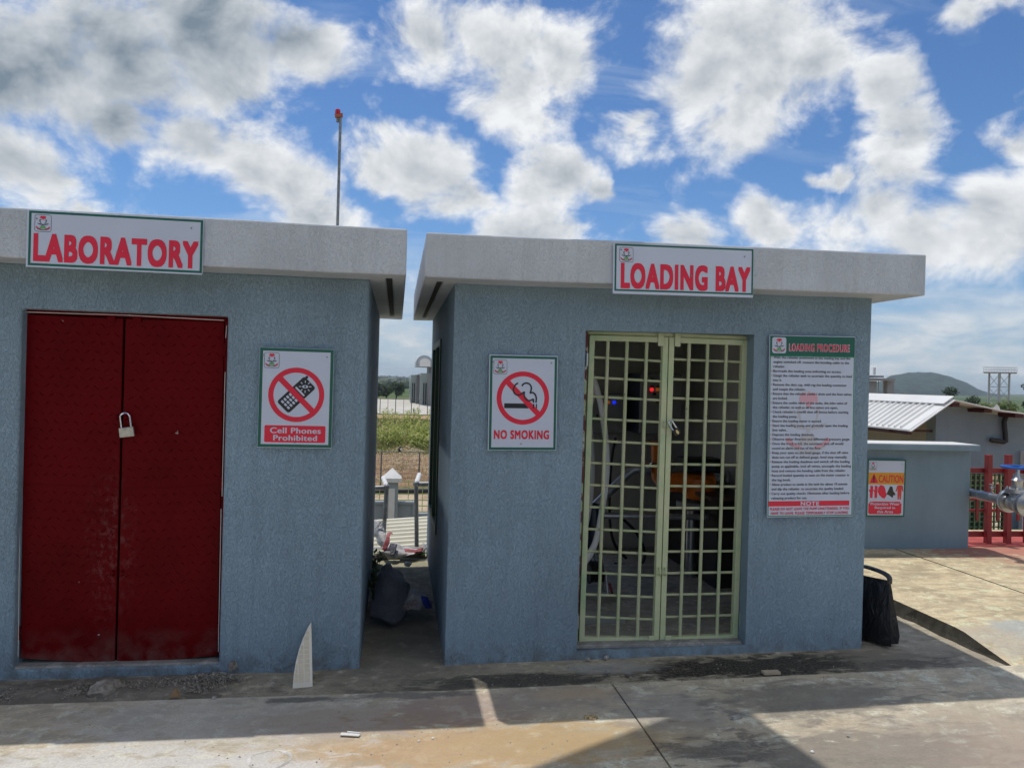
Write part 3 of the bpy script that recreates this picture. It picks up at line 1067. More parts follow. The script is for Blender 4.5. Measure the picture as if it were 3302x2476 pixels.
class Sign:
    def __init__(self, label, TL, TR, BL, Y, t=.010, name='sign_board'):
        a, b, c = onY(*TL, Y), onY(*TR, Y), onY(*BL, Y)
        ex = (b - a).normalized()
        ey = a - c
        ey = (ey - ex * ey.dot(ex))
        self.w, self.h = (b - a).length, ey.length
        ey.normalize()
        ez = ex.cross(ey)
        o = a - ey * self.h
        self.r = thing(name, label, 'sign')
        self.r.matrix_world = Matrix(((ex.x, ey.x, ez.x, o.x), (ex.y, ey.y, ez.y, o.y), (ex.z, ey.z, ez.z, o.z), (0, 0, 0, 1)))
        self.t = t
        self.z = t
        MB().box(0, self.w, 0, self.h, 0, t).build('panel', M_WHITEPRINT, self.r, bevel=.0015)

    def P(self, u, v):
        return (u * self.w, (1 - v) * self.h)

    def poly(self, name, pts, mat, lay=1, parent=None):
        return MB().flat([self.P(*p) for p in pts], self.t + .0006 * lay).build(name, mat, parent or self.r, fix=False)

    def rect(self, name, u0, v0, u1, v1, mat, lay=1, r=0.0, parent=None):
        x0, y1 = self.P(u0, v0)
        x1, y0 = self.P(u1, v1)
        pts = rrect(x0, y0, x1, y1, r)
        return MB().flat(pts, self.t + .0006 * lay).build(name, mat, parent or self.r, fix=False)

    def frame(self, u0, v0, u1, v1, th, mat, lay=1, r=0.0, name='border', parent=None):
        x0, y1 = self.P(u0, v0)
        x1, y0 = self.P(u1, v1)
        a = rrect(x0, y0, x1, y1, r)
        b = rrect(x0 + th, y0 + th, x1 - th, y1 - th, max(0, r - th) if r else 0)
        n = len(a)
        mb = MB()
        z = self.t + .0006 * lay
        mb.add([(x, y, z) for x, y in a + b], [(i, (i + 1) % n, n + (i + 1) % n, n + i) for i in range(n)])
        return mb.build(name, mat, parent or self.r, fix=False)

    def text(self, body, u0, v0, u1, v1, mat, lay=2, off=.02, fit=True, name='lettering', parent=None, space=1.0, em=None):
        me = textmesh(body, 0.0, space)
        vs = [v.co for v in me.vertices]
        ax, bx = min(v.x for v in vs), max(v.x for v in vs)
        ay, by = min(v.y for v in vs), max(v.y for v in vs)
        x0, y1 = self.P(u0, v0)
        x1, y0 = self.P(u1, v1)
        if fit:
            sx, sy = (x1 - x0) / (bx - ax + 2 * off), (y1 - y0) / (by - ay + 1.6 * off)
            oy = y0 - (ay - .8 * off) * sy
            x0 += off * sx
        else:                    # baseline at v1, cap height from v0 to v1
            sy = (y1 - y0) / .70
            sx = (x1 - x0) / (bx - ax)
            oy = y0
        z = self.t + .0006 * lay
        for v in me.vertices:
            v.co = ((v.co.x - ax) * sx + x0, v.co.y * sy + oy, 0)
        # heavy type: the thin letter printed several times, each pass a hair off and a hair above the last
        if body.isupper() and (y1 - y0) > .012:
            sh = [(a, b) for a in (-1, 0, 1) for b in (-1, 0, 1)]
        else:
            sh = [(-1, 0), (0, .5), (1, 0), (0, -.5)]
        base_v = [tuple(v.co) for v in me.vertices]
        base_f = [tuple(p.vertices) for p in me.polygons]
        bpy.data.meshes.remove(me)
        mb = MB()
        hx, hy = off * sx, off * sy * .8
        for k, (a, b) in enumerate(sh):
            mb.add([(x + a * hx, y + b * hy, z + k * .00009) for x, y, _ in base_v], base_f)
        return mb.build(name, mat, parent or self.r, fix=False)

    def emblem(self, u0, v0, u1, v1, lay=2, lined=True, faint=False):
        """national crest: red eagle over a shield between two horses on a green mount"""
        def q(a, b):
            return (u0 + (u1 - u0) * a, v0 + (v1 - v0) * b)

        def pl(name, pts, mat, l=1):
            return MB().flat([self.P(*q(*p)) for p in pts], self.t + .0006 * (lay + l)).build(name, mat, base, fix=False)
        red, dk, gn, wr = (M_PRINTPINK, M_PRINTGREY, M_PRINTGREY, M_PRINTPINK) if faint else (M_PRINTRED, M_PRINTBLACK, M_PRINTLGREEN, M_PRINTRED)
        w = self.w * (u1 - u0)
        if faint:
            base = MB().flat([self.P(*q(*p)) for p in ((.30, .93), (.7, .93), (.68, .945), (.32, .945))], self.t + .0006 * lay).build('emblem', dk, self.r, fix=False)
        else:
            base = self.frame(u0, v0, u1, v1, w * .022, M_PRINTBLACK if lined else M_WHITEPRINT, lay, r=w * .15, name='emblem')
            if not lined:
                x0, y1 = self.P(u0, v0)
                x1, y0 = self.P(u1, v1)
                MB().flat(rrect(x0, y0, x1, y1, w * .15), self.t + .0006 * (lay - .5)).build('emblem_ground', M_WHITEPRINT, base, fix=False)
        pl('eagle', [(.33, .25), (.32, .15), (.37, .09), (.45, .08), (.46, .14), (.49, .07), (.53, .07), (.54, .14), (.57, .08), (.63, .09), (.68, .15), (.67, .25), (.62, .19), (.60, .25), (.56, .21),
                     (.55, .27), (.50, .30), (.46, .27), (.44, .21), (.40, .25), (.38, .19)], red)
        for s in (1, -1):
            f = lambda a: .5 + s * (a - .5)
            pl('shield_edge', [(f(.27), .33), (f(.31), .30), (f(.42), .285), (f(.42), .30), (f(.33), .33), (f(.36), .46), (f(.43), .56), (f(.41), .57), (f(.33), .47)], dk)
            pl('horse', [(f(.13), .50), (f(.30), .53), (f(.44), .57), (f(.43), .60), (f(.26), .58)], dk)
            pl('horse_leg', [(f(.52), .62), (f(.60), .66), (f(.66), .74), (f(.60), .70)], dk)
            pl('wreath', [(f(.07), .72), (f(.14), .70), (f(.22), .78), (f(.38), .83), (f(.38), .86), (f(.2), .83), (f(.09), .78)], wr)
        pl('shield_point', [(.46, .55), (.54, .55), (.55, .60), (.5, .645), (.45, .60)], dk, 2)
        pl('mount', [(.28, .80), (.36, .72), (.45, .66), (.55, .66), (.64, .72), (.72, .80), (.5, .83)], gn)
        pl('scroll', [(.14, .80), (.3, .86), (.5, .88), (.7, .86), (.86, .80), (.84, .84), (.7, .895), (.5, .91), (.3, .895), (.16, .84)], dk)
        return base

    def screw(self, u, v):
        x, y = self.P(u, v)
        MB().lathe([(.0005, 0), (.0045, 0), (.0035, .003), (.0005, .0035)], 10, (x, y, self.t + .0016), (0, 0, 1)).build('screw', M_SCREW, self.r, smooth=True)


def rrect(x0, y0, x1, y1, r, n=5):
    if r <= 0:
        return [(x0, y0), (x1, y0), (x1, y1), (x0, y1)]
    out = []
    for cx, cy, g0 in ((x1 - r, y0 + r, -90), (x1 - r, y1 - r, 0), (x0 + r, y1 - r, 90), (x0 + r, y0 + r, 180)):
        for i in range(n + 1):
            g = R(g0 + 90 * i / n)
            out.append((cx + r * math.cos(g), cy + r * math.sin(g)))
    return out


def prohibition(S, cu, cv, Ru, ru, bw, lay):
    cx, cy = S.P(cu, cv)
    Ro, Ri = Ru * S.w, ru * S.w
    mb = MB()
    n = 64
    z = S.t + .0006 * lay
    mb.add([(cx + Ro * math.cos(2 * math.pi * i / n), cy + Ro * math.sin(2 * math.pi * i / n), z) for i in range(n)] +
           [(cx + Ri * math.cos(2 * math.pi * i / n), cy + Ri * math.sin(2 * math.pi * i / n), z) for i in range(n)],
           [(i, (i + 1) % n, n + (i + 1) % n, n + i) for i in range(n)])
    mb.build('prohibition_ring', M_PRINTRED, S.r, fix=False)
    k = (Ri + Ro) / 2 * math.cos(R(45))
    mb = MB().ribbon([(cx - k, cy + k), (cx + k, cy - k)], bw * S.w, S.t + .0006 * (lay + .5))
    mb.build('prohibition_bar', M_PRINTRED, S.r, fix=False)
    return cx, cy


# LABORATORY
s = Sign('long white sign reading LABORATORY in red on the roof slab', (90, 679), (658, 711), (87, 861), 4.446, t=.010)
s.frame(.012, .004, .998, .972, .0125, M_PRINTGREEN)
s.emblem(.044, .065, .137, .37)
s.text('LABORATORY', .040, .395, .975, .90, M_PRINTRED, off=.050, space=1.13)
for u, v in ((.055, .14), (.93, .16), (.508, .655)):
    s.screw(u, v)
# LOADING BAY
s = Sign('white sign reading LOADING BAY in red on the roof slab', (1977, 786), (2428, 804), (1972, 947), 4.446, t=.010)
s.frame(.010, .004, .998, .945, .0105, M_PRINTGREEN)
s.emblem(.042, .07, .138, .365)
s.text('LOADING BAY', .053, .375, .978, .895, M_PRINTRED, off=.050, space=1.13)
for u, v in ((.055, .12), (.935, .165), (.55, .60)):
    s.screw(u, v)
# CELL PHONES PROHIBITED
s = Sign('white sign with a crossed out mobile phone beside the red doors', (839, 1119), (1078, 1127), (831, 1442), FY - .016)
s.frame(.004, .004, .996, .994, .0175, M_PRINTGREEN)
s.emblem(.062, .05, .265, .205)
cx, cy = s.P(.505, .467)
w = s.w


def rot(pts, ang):
    c, k = math.cos(ang), math.sin(ang)
    return [(cx + (x * c - y * k) * w, cy + (x * k + y * c) * w) for x, y in pts]


A = R(45)
lay = lambda l: s.t + .0006 * l
ph = MB().flat(rot(rrect(-.255, -.114, .255, .114, .035), A), lay(1)).build('phone_shape', M_PRINTBLACK, s.r, fix=False)
MB().flat(rot(rrect(.23, .062, .29, .098, .016), A), lay(1.3)).build('phone_antenna', M_PRINTBLACK, ph, fix=False)
for i in range(4):
    for j in range(3):
        x, y = -.215 + i * .048, -.075 + j * .056
        MB().flat(rot(rrect(x, y, x + .030, y + .042, .008), A), lay(1.6)).build('phone_key', M_WHITEPRINT, ph, fix=False)
MB().flat(rot(rrect(.055, -.085, .08, .085, .010), A), lay(4)).build('phone_display', M_WHITEPRINT, ph, fix=False)
ex, ey = .165, 0.0
for k in range(8):
    g = R(45 * k)
    c0, s0 = math.cos(g), math.sin(g)
    pts = [(ex + c0 * .052 - s0 * .006, ey + s0 * .052 + c0 * .006), (ex + c0 * .085 - s0 * .006, ey + s0 * .085 + c0 * .006), (ex + c0 * .085 + s0 * .006, ey + s0 * .085 - c0 * .006), (ex + c0 * .052 + s0 * .006, ey + s0 * .052 - c0 * .006)]
    MB().flat(rot(pts, A), lay(4)).build('phone_ray', M_WHITEPRINT, ph, fix=False)
eye = [(ex + .042 * math.cos(R(a)) * .7071 + .022 * math.sin(R(a)) * .7071, ey - .042 * math.cos(R(a)) * .7071 + .022 * math.sin(R(a)) * .7071) for a in range(0, 360, 24)]
MB().flat(rot(eye, A), lay(4)).build('phone_eye', M_WHITEPRINT, ph, fix=False)
MB().flat(rot([(ex + .014 * math.cos(R(a)), ey + .014 * math.sin(R(a))) for a in range(0, 360, 30)], A), lay(4.5)).build('phone_pupil', M_PRINTBLACK, ph, fix=False)
prohibition(s, .505, .467, .377, .308, .078, 2.5)
s.rect('red_plaque', .09, .775, .912, .945, M_PRINTRED, 1, r=.008)
s.text('Cell Phones', .165, .795, .85, .855, M_WHITEPRINT, off=.03, space=1.08)
s.text('Prohibited', .21, .870, .80, .928, M_WHITEPRINT, off=.03, space=1.08)
for u, v in ((.045, .08), (.905, .08), (.5, .945)):
    s.screw(u, v)
# NO SMOKING
s = Sign('white NO SMOKING sign beside the green barred gate', (1578, 1143), (1798, 1148), (1570, 1451), FY - .016)
s.frame(.012, .010, .990, .994, .0150, M_PRINTGREEN)
s.emblem(.062, .053, .258, .205)
prohibition(s, .497, .45, .384, .314, .080, 1)
s.rect('cigarette', .225, .507, .565, .558, M_PRINTBLACK, 1)
s.poly('cigarette', [(.51, .507), (.52, .507), (.585, .558), (.51, .558)], M_PRINTBLACK, 2.2)
s.rect('cigarette_tip', .645, .510, .664, .558, M_PRINTBLACK, 3)
s.rect('cigarette_tip', .688, .510, .703, .558, M_PRINTBLACK, 3)


def cv(pts):
    return [s.P((x - 68) / 1090, (y - 72) / 1496) for x, y in pts]


def smooth_curve(p, n=5):
    out = []
    for i in range(len(p) - 1):
        p0, p1, p2, p3 = p[max(i - 1, 0)], p[i], p[i + 1], p[min(i + 2, len(p) - 1)]
        for k in range(n):
            t = k / n
            out.append(tuple(.5 * ((2 * p1[a]) + (-p0[a] + p2[a]) * t + (2 * p0[a] - 5 * p1[a] + 4 * p2[a] - p3[a]) * t * t + (-p0[a] + 3 * p1[a] - 3 * p2[a] + p3[a]) * t ** 3) for a in (0, 1)))
    return out + [p[-1]]


for strokes in ([[(528, 510), (485, 540), (457, 600), (462, 655), (500, 692), (548, 698), (600, 668), (632, 645)], [(632, 645), (625, 690), (645, 748), (690, 782), (738, 778), (776, 755)], [(776, 755), (776, 815)]],
                [[(590, 558), (612, 525), (660, 508), (710, 525), (738, 572), (733, 630), (718, 668)], [(718, 668), (760, 655), (800, 685), (820, 735), (819, 815)]]):
    mb = MB()
    for k, q in enumerate(strokes):
        mb.ribbon(smooth_curve(cv(q)), .022 * s.w, s.t + .0006 * (3 + .2 * k))
    mb.build('smoke_curl', M_PRINTBLACK, s.r, fix=False)
s.text('NO SMOKING', .082, .787, .89, .882, M_PRINTRED, off=.040, space=1.14)
for u, v in ((.06, .075), (.905, .075), (.48, .93)):
    s.screw(u, v)

# LOADING PROCEDURE
s = Sign('tall white sign of small print headed LOADING PROCEDURE', (2480, 1080), (2755, 1086), (2466, 1667), FY - .016)
s.rect('header_band', .004, .004, .996, .112, M_PRINTGREEN, 1)
s.frame(.004, .112, .996, .996, .006, M_PRINTGREEN2, 1, name='border')
s.emblem(.028, .012, .19, .10, lay=3, lined=False)
s.text('LOADING PROCEDURE', .222, .044, .935, .088, M_WHITEPRINT, 2, off=.05, name='lettering_outline', space=1.16)
s.text('LOADING PROCEDURE', .228, .046, .929, .086, M_PRINTRED, 3, off=.022, space=1.18)
s.emblem(.16, .28, .76, .68, lay=1, faint=True)
LINES = ["*With the refueler positioned at the loading bay and the|.945", "engine switched off, connect the bonding cable to the|.93", "refueler.|.18", "*Barricade the loading area indicating no access.|.84",
         "*Gauge the refueler tank to ascertain the quantity to load|.965", "into it.|.145", "*Remove the dust cap, with rag the loading connector|.905", "and couple the refueler.|.425",
         "*Ensure that the refueler outlet / drain and the foot valves|.965", "are locked.|.215", "*Ensure the outlet valve of the tanks, the inlet valve of|.915", "the refueler, as well as all line valves are open,|.805",
         "*Check refueler's overfill shut off device before starting|.93", "the loading pump.|.33", "*Ensure the loading meter is zeroed.|.615", "*Start the loading pump and gradually open the loading|.925",
         "line valve.|.21", "*Depress the loading deadman.|.53", "*Observe meter flowrate and differential pressure gauge.|.955", "*Once the truck is full, the automatic shut off would|.875",
         "sound an alarm and cut of the flow.|.615", "*Keep your eyes on the level gauge, if the shut off valve|.935", "does not cut off at defined gauge, level stop manually.|.925", "*Release the loading deadman and switch off the loading|.955",
         "pump as applicable, lock all valves, uncouple the loading|.97", "hose and remove the bonding cable from the refueler.|.91", "*Record loaded quantity as seen on the meter counter in|.95", "the log book.|.265",
         "*Allow product to settle in the tank for about 10 minute|.93", "and dip the refueler. to ascertain the quality loaded.|.89", "*Carry out quality checks 10minutes after loading before|.955", "releasing product for use.|.46"]
for i, ln in enumerate(LINES):
    body, end = ln.split('|')
    v = .1285 + i * .02492
    if body[0] == '*':
        body = body[1:]
        x, y = s.P(.026, v - .007)
        MB().flat([(x + .0032 * math.cos(R(a)), y + .0032 * math.sin(R(a))) for a in range(0, 360, 45)], s.t + .0012).build('bullet_dot', M_PRINTRED, s.r, fix=False)
    s.text(body, .045, v - .0135, float(end), v, M_PRINTBLACK, 3, off=.016, space=1.04, fit=False, name='text_line')
s.rect('note_band', .012, .912, .958, .940, M_PRINTRED, 1)
s.text('NOTE', .385, .915, .60, .937, M_WHITEPRINT, 2, off=.03, space=1.12)
s.text('PLEASE DO NOT LEAVE THE PUMP UNATTENDED. IF YOU', .03, .9475, .955, .962, M_PRINTRED, 2, off=.024, space=1.08, name='text_line')
s.text('HAVE TO LEAVE. PLEASE TEMPORARILY STOP LOADING', .04, .971, .945, .986, M_PRINTRED, 2, off=.024, space=1.08, name='text_line')
def cat(pts, n=6):
    p = [Vector(q) for q in pts]
    out = []
    for i in range(len(p) - 1):
        p0, p1, p2, p3 = p[max(i - 1, 0)], p[i], p[i + 1], p[min(i + 2, len(p) - 1)]
        for k in range(n):
            t = k / n
            out.append(.5 * ((2 * p1) + (-p0 + p2) * t + (2 * p0 - 5 * p1 + 4 * p2 - p3) * t * t + (-p0 + 3 * p1 - 3 * p2 + p3) * t ** 3))
    return out + [p[-1]]


# ------------------------------------------------------------------ low enclosure with the caution sign
CY = 7.2
enc = thing('low_enclosure', 'low blue-grey rendered enclosure carrying the caution sign', 'building', (5, CY, .12))
cxr = onY(3128, 1600, CY).x
ctop = onY(3128, 1452, CY).z
put(MB().box(3.6, cxr, CY, 7.42, -.2, ctop + .005), 'wall', M_WALL2, enc, bevel=.012)
p = onY(3163, 1437, CY - .13)
q = onY(3163, 1456, CY - .13)
put(MB().box(3.45, p.x, CY - .13, 7.48, q.z, p.z), 'roof_slab', M_WALL2, enc, bevel=.008)
put(MB().box(3.455, p.x - .005, CY - .125, 7.475, p.z + .001, p.z + .007), 'white_top_coat', M_WHITEPAINT, enc)

s = Sign('small caution sign about protective wear on the low enclosure', (2796, 1479), (2920, 1481), (2790, 1665), CY - .016)
s.frame(.0, .0, 1, 1, .016, M_PRINTGREEN, r=0)
s.emblem(.05, .05, .24, .20)
s.rect('amber_band', .04, .232, .96, .437, M_PRINTAMBER, 1)
s.poly('warning_triangle', [(.065, .415), (.165, .255), (.185, .255), (.29, .415)], M_PRINTRED, 2)
s.rect('exclamation_mark', .155, .285, .195, .36, M_PRINTBLACK, 3)
s.rect('exclamation_mark', .155, .372, .195, .402, M_PRINTBLACK, 3)
s.text('CAUTION', .30, .275, .94, .405, M_PRINTRED, 2, off=.02)
for dx in (0, .115):
    s.poly('glove', [(.09 + dx, .675), (.085 + dx, .58), (.05 + dx, .54), (.055 + dx, .525), (.09 + dx, .54), (.09 + dx, .465), (.105 + dx, .455), (.12 + dx, .47), (.135 + dx, .455), (.15 + dx, .47), (.165 + dx, .47), (.165 + dx, .56), (.155 + dx, .675)], M_PRINTRED, 1)
s.poly('helmet', [(.285, .56), (.30, .49), (.36, .445), (.43, .46), (.475, .50), (.50, .58), (.53, .61), (.47, .685), (.40, .67), (.32, .62)], M_PRINTRED, 1)
s.poly('boots', [(.525, .59), (.57, .52), (.60, .47), (.665, .475), (.69, .55), (.745, .60), (.74, .625), (.69, .625), (.69, .66), (.66, .665), (.58, .625), (.525, .61)], M_PRINTBROWN, 1)
s.poly('coverall', [(.79, .455), (.86, .445), (.93, .455), (.955, .555), (.925, .56), (.905, .51), (.905, .60), (.895, .70), (.86, .70), (.85, .62), (.84, .70), (.805, .70), (.80, .60), (.80, .51), (.775, .56), (.745, .555)], M_PRINTORANGE, 1)
s.poly('red_plaque', [(.09, .735), (.88, .735), (.88, .76), (.915, .77), (.915, .935), (.88, .945), (.88, .955), (.09, .955), (.08, .945), (.055, .935), (.055, .77), (.09, .76)], M_PRINTRED, 1)
s.text('Protective Wear', .11, .748, .865, .80, M_WHITEPRINT, 2, off=.03)
s.text('Required in', .22, .817, .75, .875, M_WHITEPRINT, 2, off=.03)
s.text('this Area', .28, .885, .70, .935, M_WHITEPRINT, 2, off=.03)
s.screw(.06, .08)
s.screw(.9, .085)

# ------------------------------------------------------------------ black bag at the corner
bag = thing('shopping_bag', 'black plastic carrier bag standing at the corner of the loading bay', 'bag', (3.2, 4.8, .04))
A0, B0 = Vector((3.115, 4.96, .0)), Vector((3.285, 4.66, .0))
ex = (B0 - A0)
nrm = Vector((-ex.y, ex.x, 0)).normalized() * -1
if nrm.x < 0:
    nrm = -nrm
bm_ = MB()
H = [0, .05, .15, .27, .36, .42]
ins = [.0, -.004, .02, .05, .07, .085]
dep = [.11, .12, .10, .07, .04, .012]
rows = []
for h, i_, d_ in zip(H, ins, dep):
    e = ex.normalized()
    a, b_ = A0 + e * i_ * .6 + nrm * (.055 - d_ / 2), B0 - e * i_ * .55 + nrm * (.055 - d_ / 2)
    wv = .006
    ring = []
    for t in frange(0, 1, 6):
        ring.append(a.lerp(b_, t) + nrm * random.uniform(-wv, wv))
    mid = (b_ + nrm * d_ * .5 - e * min(.03, d_ * .35))
    ring.append(mid)
    for t in frange(1, 0, 6):
        ring.append(a.lerp(b_, t) + nrm * (d_ + random.uniform(-wv, wv)))
    ring.append(a + nrm * d_ * .5 + e * .02)
    z = h + .045
    rows.append([(v.x, v.y, z) for v in ring])
n = len(rows[0])
for i in range(len(rows) - 1):
    bm_.add(rows[i] + rows[i + 1], [(k, (k + 1) % n, n + (k + 1) % n, n + k) for k in range(n)])
bm_.add(rows[0], [tuple(range(n))])
bm_.add(rows[-1], [tuple(range(n))])
m_, nt, b_ = newmat('black_glossy_plastic')
setc(nt, b_, (.006, .006, .008))
b_.inputs['Roughness'].default_value = .35
po = N(nt, 'ShaderNodeNewGeometry').outputs['Position']
bump(nt, b_, NOI(nt, VM(nt, 'MULTIPLY', po, (1, 1, .4)), 16, 4, .6, 1.0), .9, .02)
M_BAG = m_
put(bm_, 'bag_body', M_BAG, bag, weld=True, smooth=True)
hd = MB()
e = ex.normalized()
c0, c1 = A0 + e * .055 + nrm * .055, B0 - e * .05 + nrm * .055
hd.tube(cat([c0 + Vector((0, 0, .445)), c0 + e * .004 + Vector((0, 0, .490)), c0.lerp(c1, .25) + Vector((0, 0, .525)), c0.lerp(c1, .75) + Vector((0, 0, .515)), c1 - e * .002 + Vector((0, 0, .490)), c1 + e * .004 + Vector((0, 0, .445))]), .026, 8, flat=.3)
put(hd, 'handle', M_BAG, bag, smooth=True)

# ------------------------------------------------------------------ fuel pipe, valve and red rails
def px(x, y, Y):
    return onY(x, y, Y)


rl = thing('red_railing', 'dark red square-tube railing behind the silver fuel pipe', 'railing', (6.3, 7.42, .13))
RY = 7.42
for (xt, xb) in ((3188, 3184), (3252, 3247), (3316, 3311), (3380, 3375)):
    a, b_ = px(xt, 1466, RY), px(xb, 1764, RY)
    put(MB().bar(Vector((b_.x, RY, .12)), Vector((a.x, RY, a.z)), .056, .056, up=(0, 1, 0)), 'post', M_REDMETAL, rl, bevel=.003)
for y0, y1, d in ((1509, 1525, .03), (1590, 1596, .02), (1609, 1614, .02), (1642, 1650, .03), (1714, 1731, .03)):
    a = px(3130, (y0 + y1) / 2, RY + .02)
    hh = (px(3130, y0, RY) - px(3130, y1, RY)).z
    x1 = px(3375, 1600, RY).x if y0 not in (1590, 1609) else px(3252, 1600, RY).x
    put(MB().box(a.x - .1, x1, RY + .0285, RY + .0285 + d, a.z - hh / 2, a.z + hh / 2), 'rail', M_REDMETAL, rl, bevel=.002)
fp = thing('fuel_pipe', 'silver fuel pipe on red brackets beside the low enclosure', 'pipe', (6.2, 7.0, .5))
Pa, Pb = px(3112, 1586, 7.34), px(3244, 1614, 6.75)
put(MB().cyl(Pa, Pb, .048, n=18), 'pipe_run', M_STEEL, fp, smooth=True)
pd = (Pb - Pa).normalized()
for t in (.18, .40):
    o = Pa.lerp(Pb, t)
    put(MB().lathe([(.0485, -.004), (.0505, -.003), (.0505, .003), (.0485, .004)], 18, o, pd), 'weld_band', M_STEEL, fp, smooth=True)
for xx, yt, yb, t in ((3151, 1590, 1679, .30), (3218, 1560, 1679, .80), (3284, 1630, 1678, 1.12)):
    o = Pa.lerp(Pb, t)
    a, b_ = px(xx, yt, o.y + .055), px(xx - 1, yb, o.y + .055)
    put(MB().bar(a, b_, .030, .02, up=(0, 1, 0)), 'bracket', M_REDMETAL, fp, bevel=.002)
o = Pa.lerp(Pb, .66)
tapm = MB().cyl(o + Vector((0, 0, .04)), o + Vector((0, 0, .10)), .010, n=10).cyl(o + Vector((-.02, 0, .10)), o + Vector((.035, 0, .10)), .013, n=10).cyl(o + Vector((0, 0, .10)), o + Vector((0, 0, .135)), .012, n=10).bar(o + Vector((-.03, 0, .135)), o + Vector((.02, 0, .138)), .012, .006)
put(tapm, 'drain_tap', M_STEEL, fp, smooth=True)
vl = thing('gate_valve', 'silver flanged gate valve with a blue handwheel', 'valve', Pb)
D = pd
o = Pb
put(MB().lathe([(.05, 0), (.105, 0), (.11, .004), (.11, .022), (.105, .026), (.05, .026)], 24, o, D).lathe([(.05, .030), (.105, .030), (.11, .034), (.11, .052), (.05, .056)], 24, o, D), 'flange', M_STEEL, vl, smooth=True)
put(MB().lathe([(.05, .052), (.07, .07), (.085, .11), (.088, .14), (.085, .17), (.07, .21), (.05, .23)], 20, o, D), 'valve_body', M_STEEL, vl, smooth=True)
put(MB().lathe([(.05, .226), (.11, .228), (.11, .25), (.05, .252)], 24, o, D).lathe([(.05, .256), (.11, .258), (.11, .28), (.05, .284)], 24, o, D), 'flange', M_STEEL, vl, smooth=True)
put(MB().cyl(o + D * .28, o + D * 1.3, .048, n=18), 'outlet_pipe', M_STEEL, vl, smooth=True)
vc = o + D * .14
put(MB().lathe([(.07, .05), (.06, .09), (.10, .10), (.10, .115), (.10, .118), (.10, .135), (.05, .14), (.045, .20), (.055, .22), (.03, .24), (.018, .26), (.018, .33)], 20, vc, (0, 0, 1)), 'bonnet', M_STEEL, vl, smooth=True)
for k in range(8):
    g = 2 * math.pi * k / 8
    put(MB().cyl(vc + Vector((.085 * math.cos(g), .085 * math.sin(g), .085)), vc + Vector((.085 * math.cos(g), .085 * math.sin(g), .155)), .010, n=6), 'bolt', M_CHROME, vl)
M_BLUEWHEEL = simple('blue_enamel', (.02, .11, .42), .3, var=.1)
hw = put(MB().torus(vc + Vector((0, 0, .345)), (0, 0, 1), .135, .012, 32, 8), 'handwheel', M_BLUEWHEEL, vl, smooth=True)
for k in range(4):
    g = R(20 + 90 * k)
    put(MB().bar(vc + Vector((0, 0, .335)), vc + Vector((.13 * math.cos(g), .13 * math.sin(g), .345)), .022, .012), 'spoke', M_BLUEWHEEL, hw)

# ------------------------------------------------------------------ pump house with the white sheet roof
PY = 9.0
ph = thing('pump_house', 'grey pump house with a white ribbed sheet roof and dark purlin ends', 'building', (8, PY, -2.5))
pk = px(3074, 1287, PY - .3)
el_ = px(2932, 1385, PY - .3)
vy = px(3226, 1321, PY - .3)
er = px(3420, 1345, PY - .3)
xc = px(3041, 1400, PY).x
# gable front with an opening for the grille
ox0, ox1 = px(3100, 1640, PY).x, px(3262, 1640, PY).x
oz0, oz1 = px(3200, 1756, PY).z, px(3200, 1527, PY).z


def roofz(x):
    if x <= pk.x:
        return el_.z + (pk.z - el_.z) * (x - el_.x) / (pk.x - el_.x)
    if x <= vy.x:
        return pk.z + (vy.z - pk.z) * (x - pk.x) / (vy.x - pk.x)
    return vy.z + (er.z - vy.z) * (x - vy.x) / (er.x - vy.x)


g = MB()
xsg = [xc, pk.x, ox0, ox1, vy.x, er.x + .2] if pk.x < ox0 else [xc, ox0, pk.x, ox1, vy.x, er.x + .2]
xsg = sorted(xsg)
for x0, x1 in zip(xsg, xsg[1:]):
    for part in ((-2.6, oz0, 0), (oz0, oz1, 1), (oz1, None, 2)):
        z0, z1, kk = part
        if kk == 1 and x0 >= ox0 - 1e-6 and x1 <= ox1 + 1e-6:
            continue
        za, zb = (roofz(x0) - .05, roofz(x1) - .05) if z1 is None else (z1, z1)
        g.hexa([(x0, PY, z0), (x1, PY, z0), (x1, PY + .18, z0), (x0, PY + .18, z0), (x0, PY, za), (x1, PY, zb), (x1, PY + .18, zb), (x0, PY + .18, za)])
put(g, 'wall', M_FARWALL, ph, weld=True)
sw = MB().box(xc - .004, xc + .12, PY + .02, 16, -2.6, roofz(xc) - .06)
put(sw, 'side_wall', M_TANWALL, ph)
put(MB().box(ox0 - .2, ox1 + .4, PY + .9, PY + 1.0, oz0 - .3, oz1 + .3), 'dark_backing', M_BLACK, ph)  # black sheet standing in for the unlit room behind the grille
# roof planes
def plane(x0, x1, y0, y1, th=.02):
    z0, z1 = roofz(x0), roofz(x1)
    return MB().hexa([(x0, y0, z0 - th), (x1, y0, z1 - th), (x1, y1, z1 - th), (x0, y1, z0 - th), (x0, y0, z0), (x1, y0, z1), (x1, y1, z1), (x0, y1, z0)])


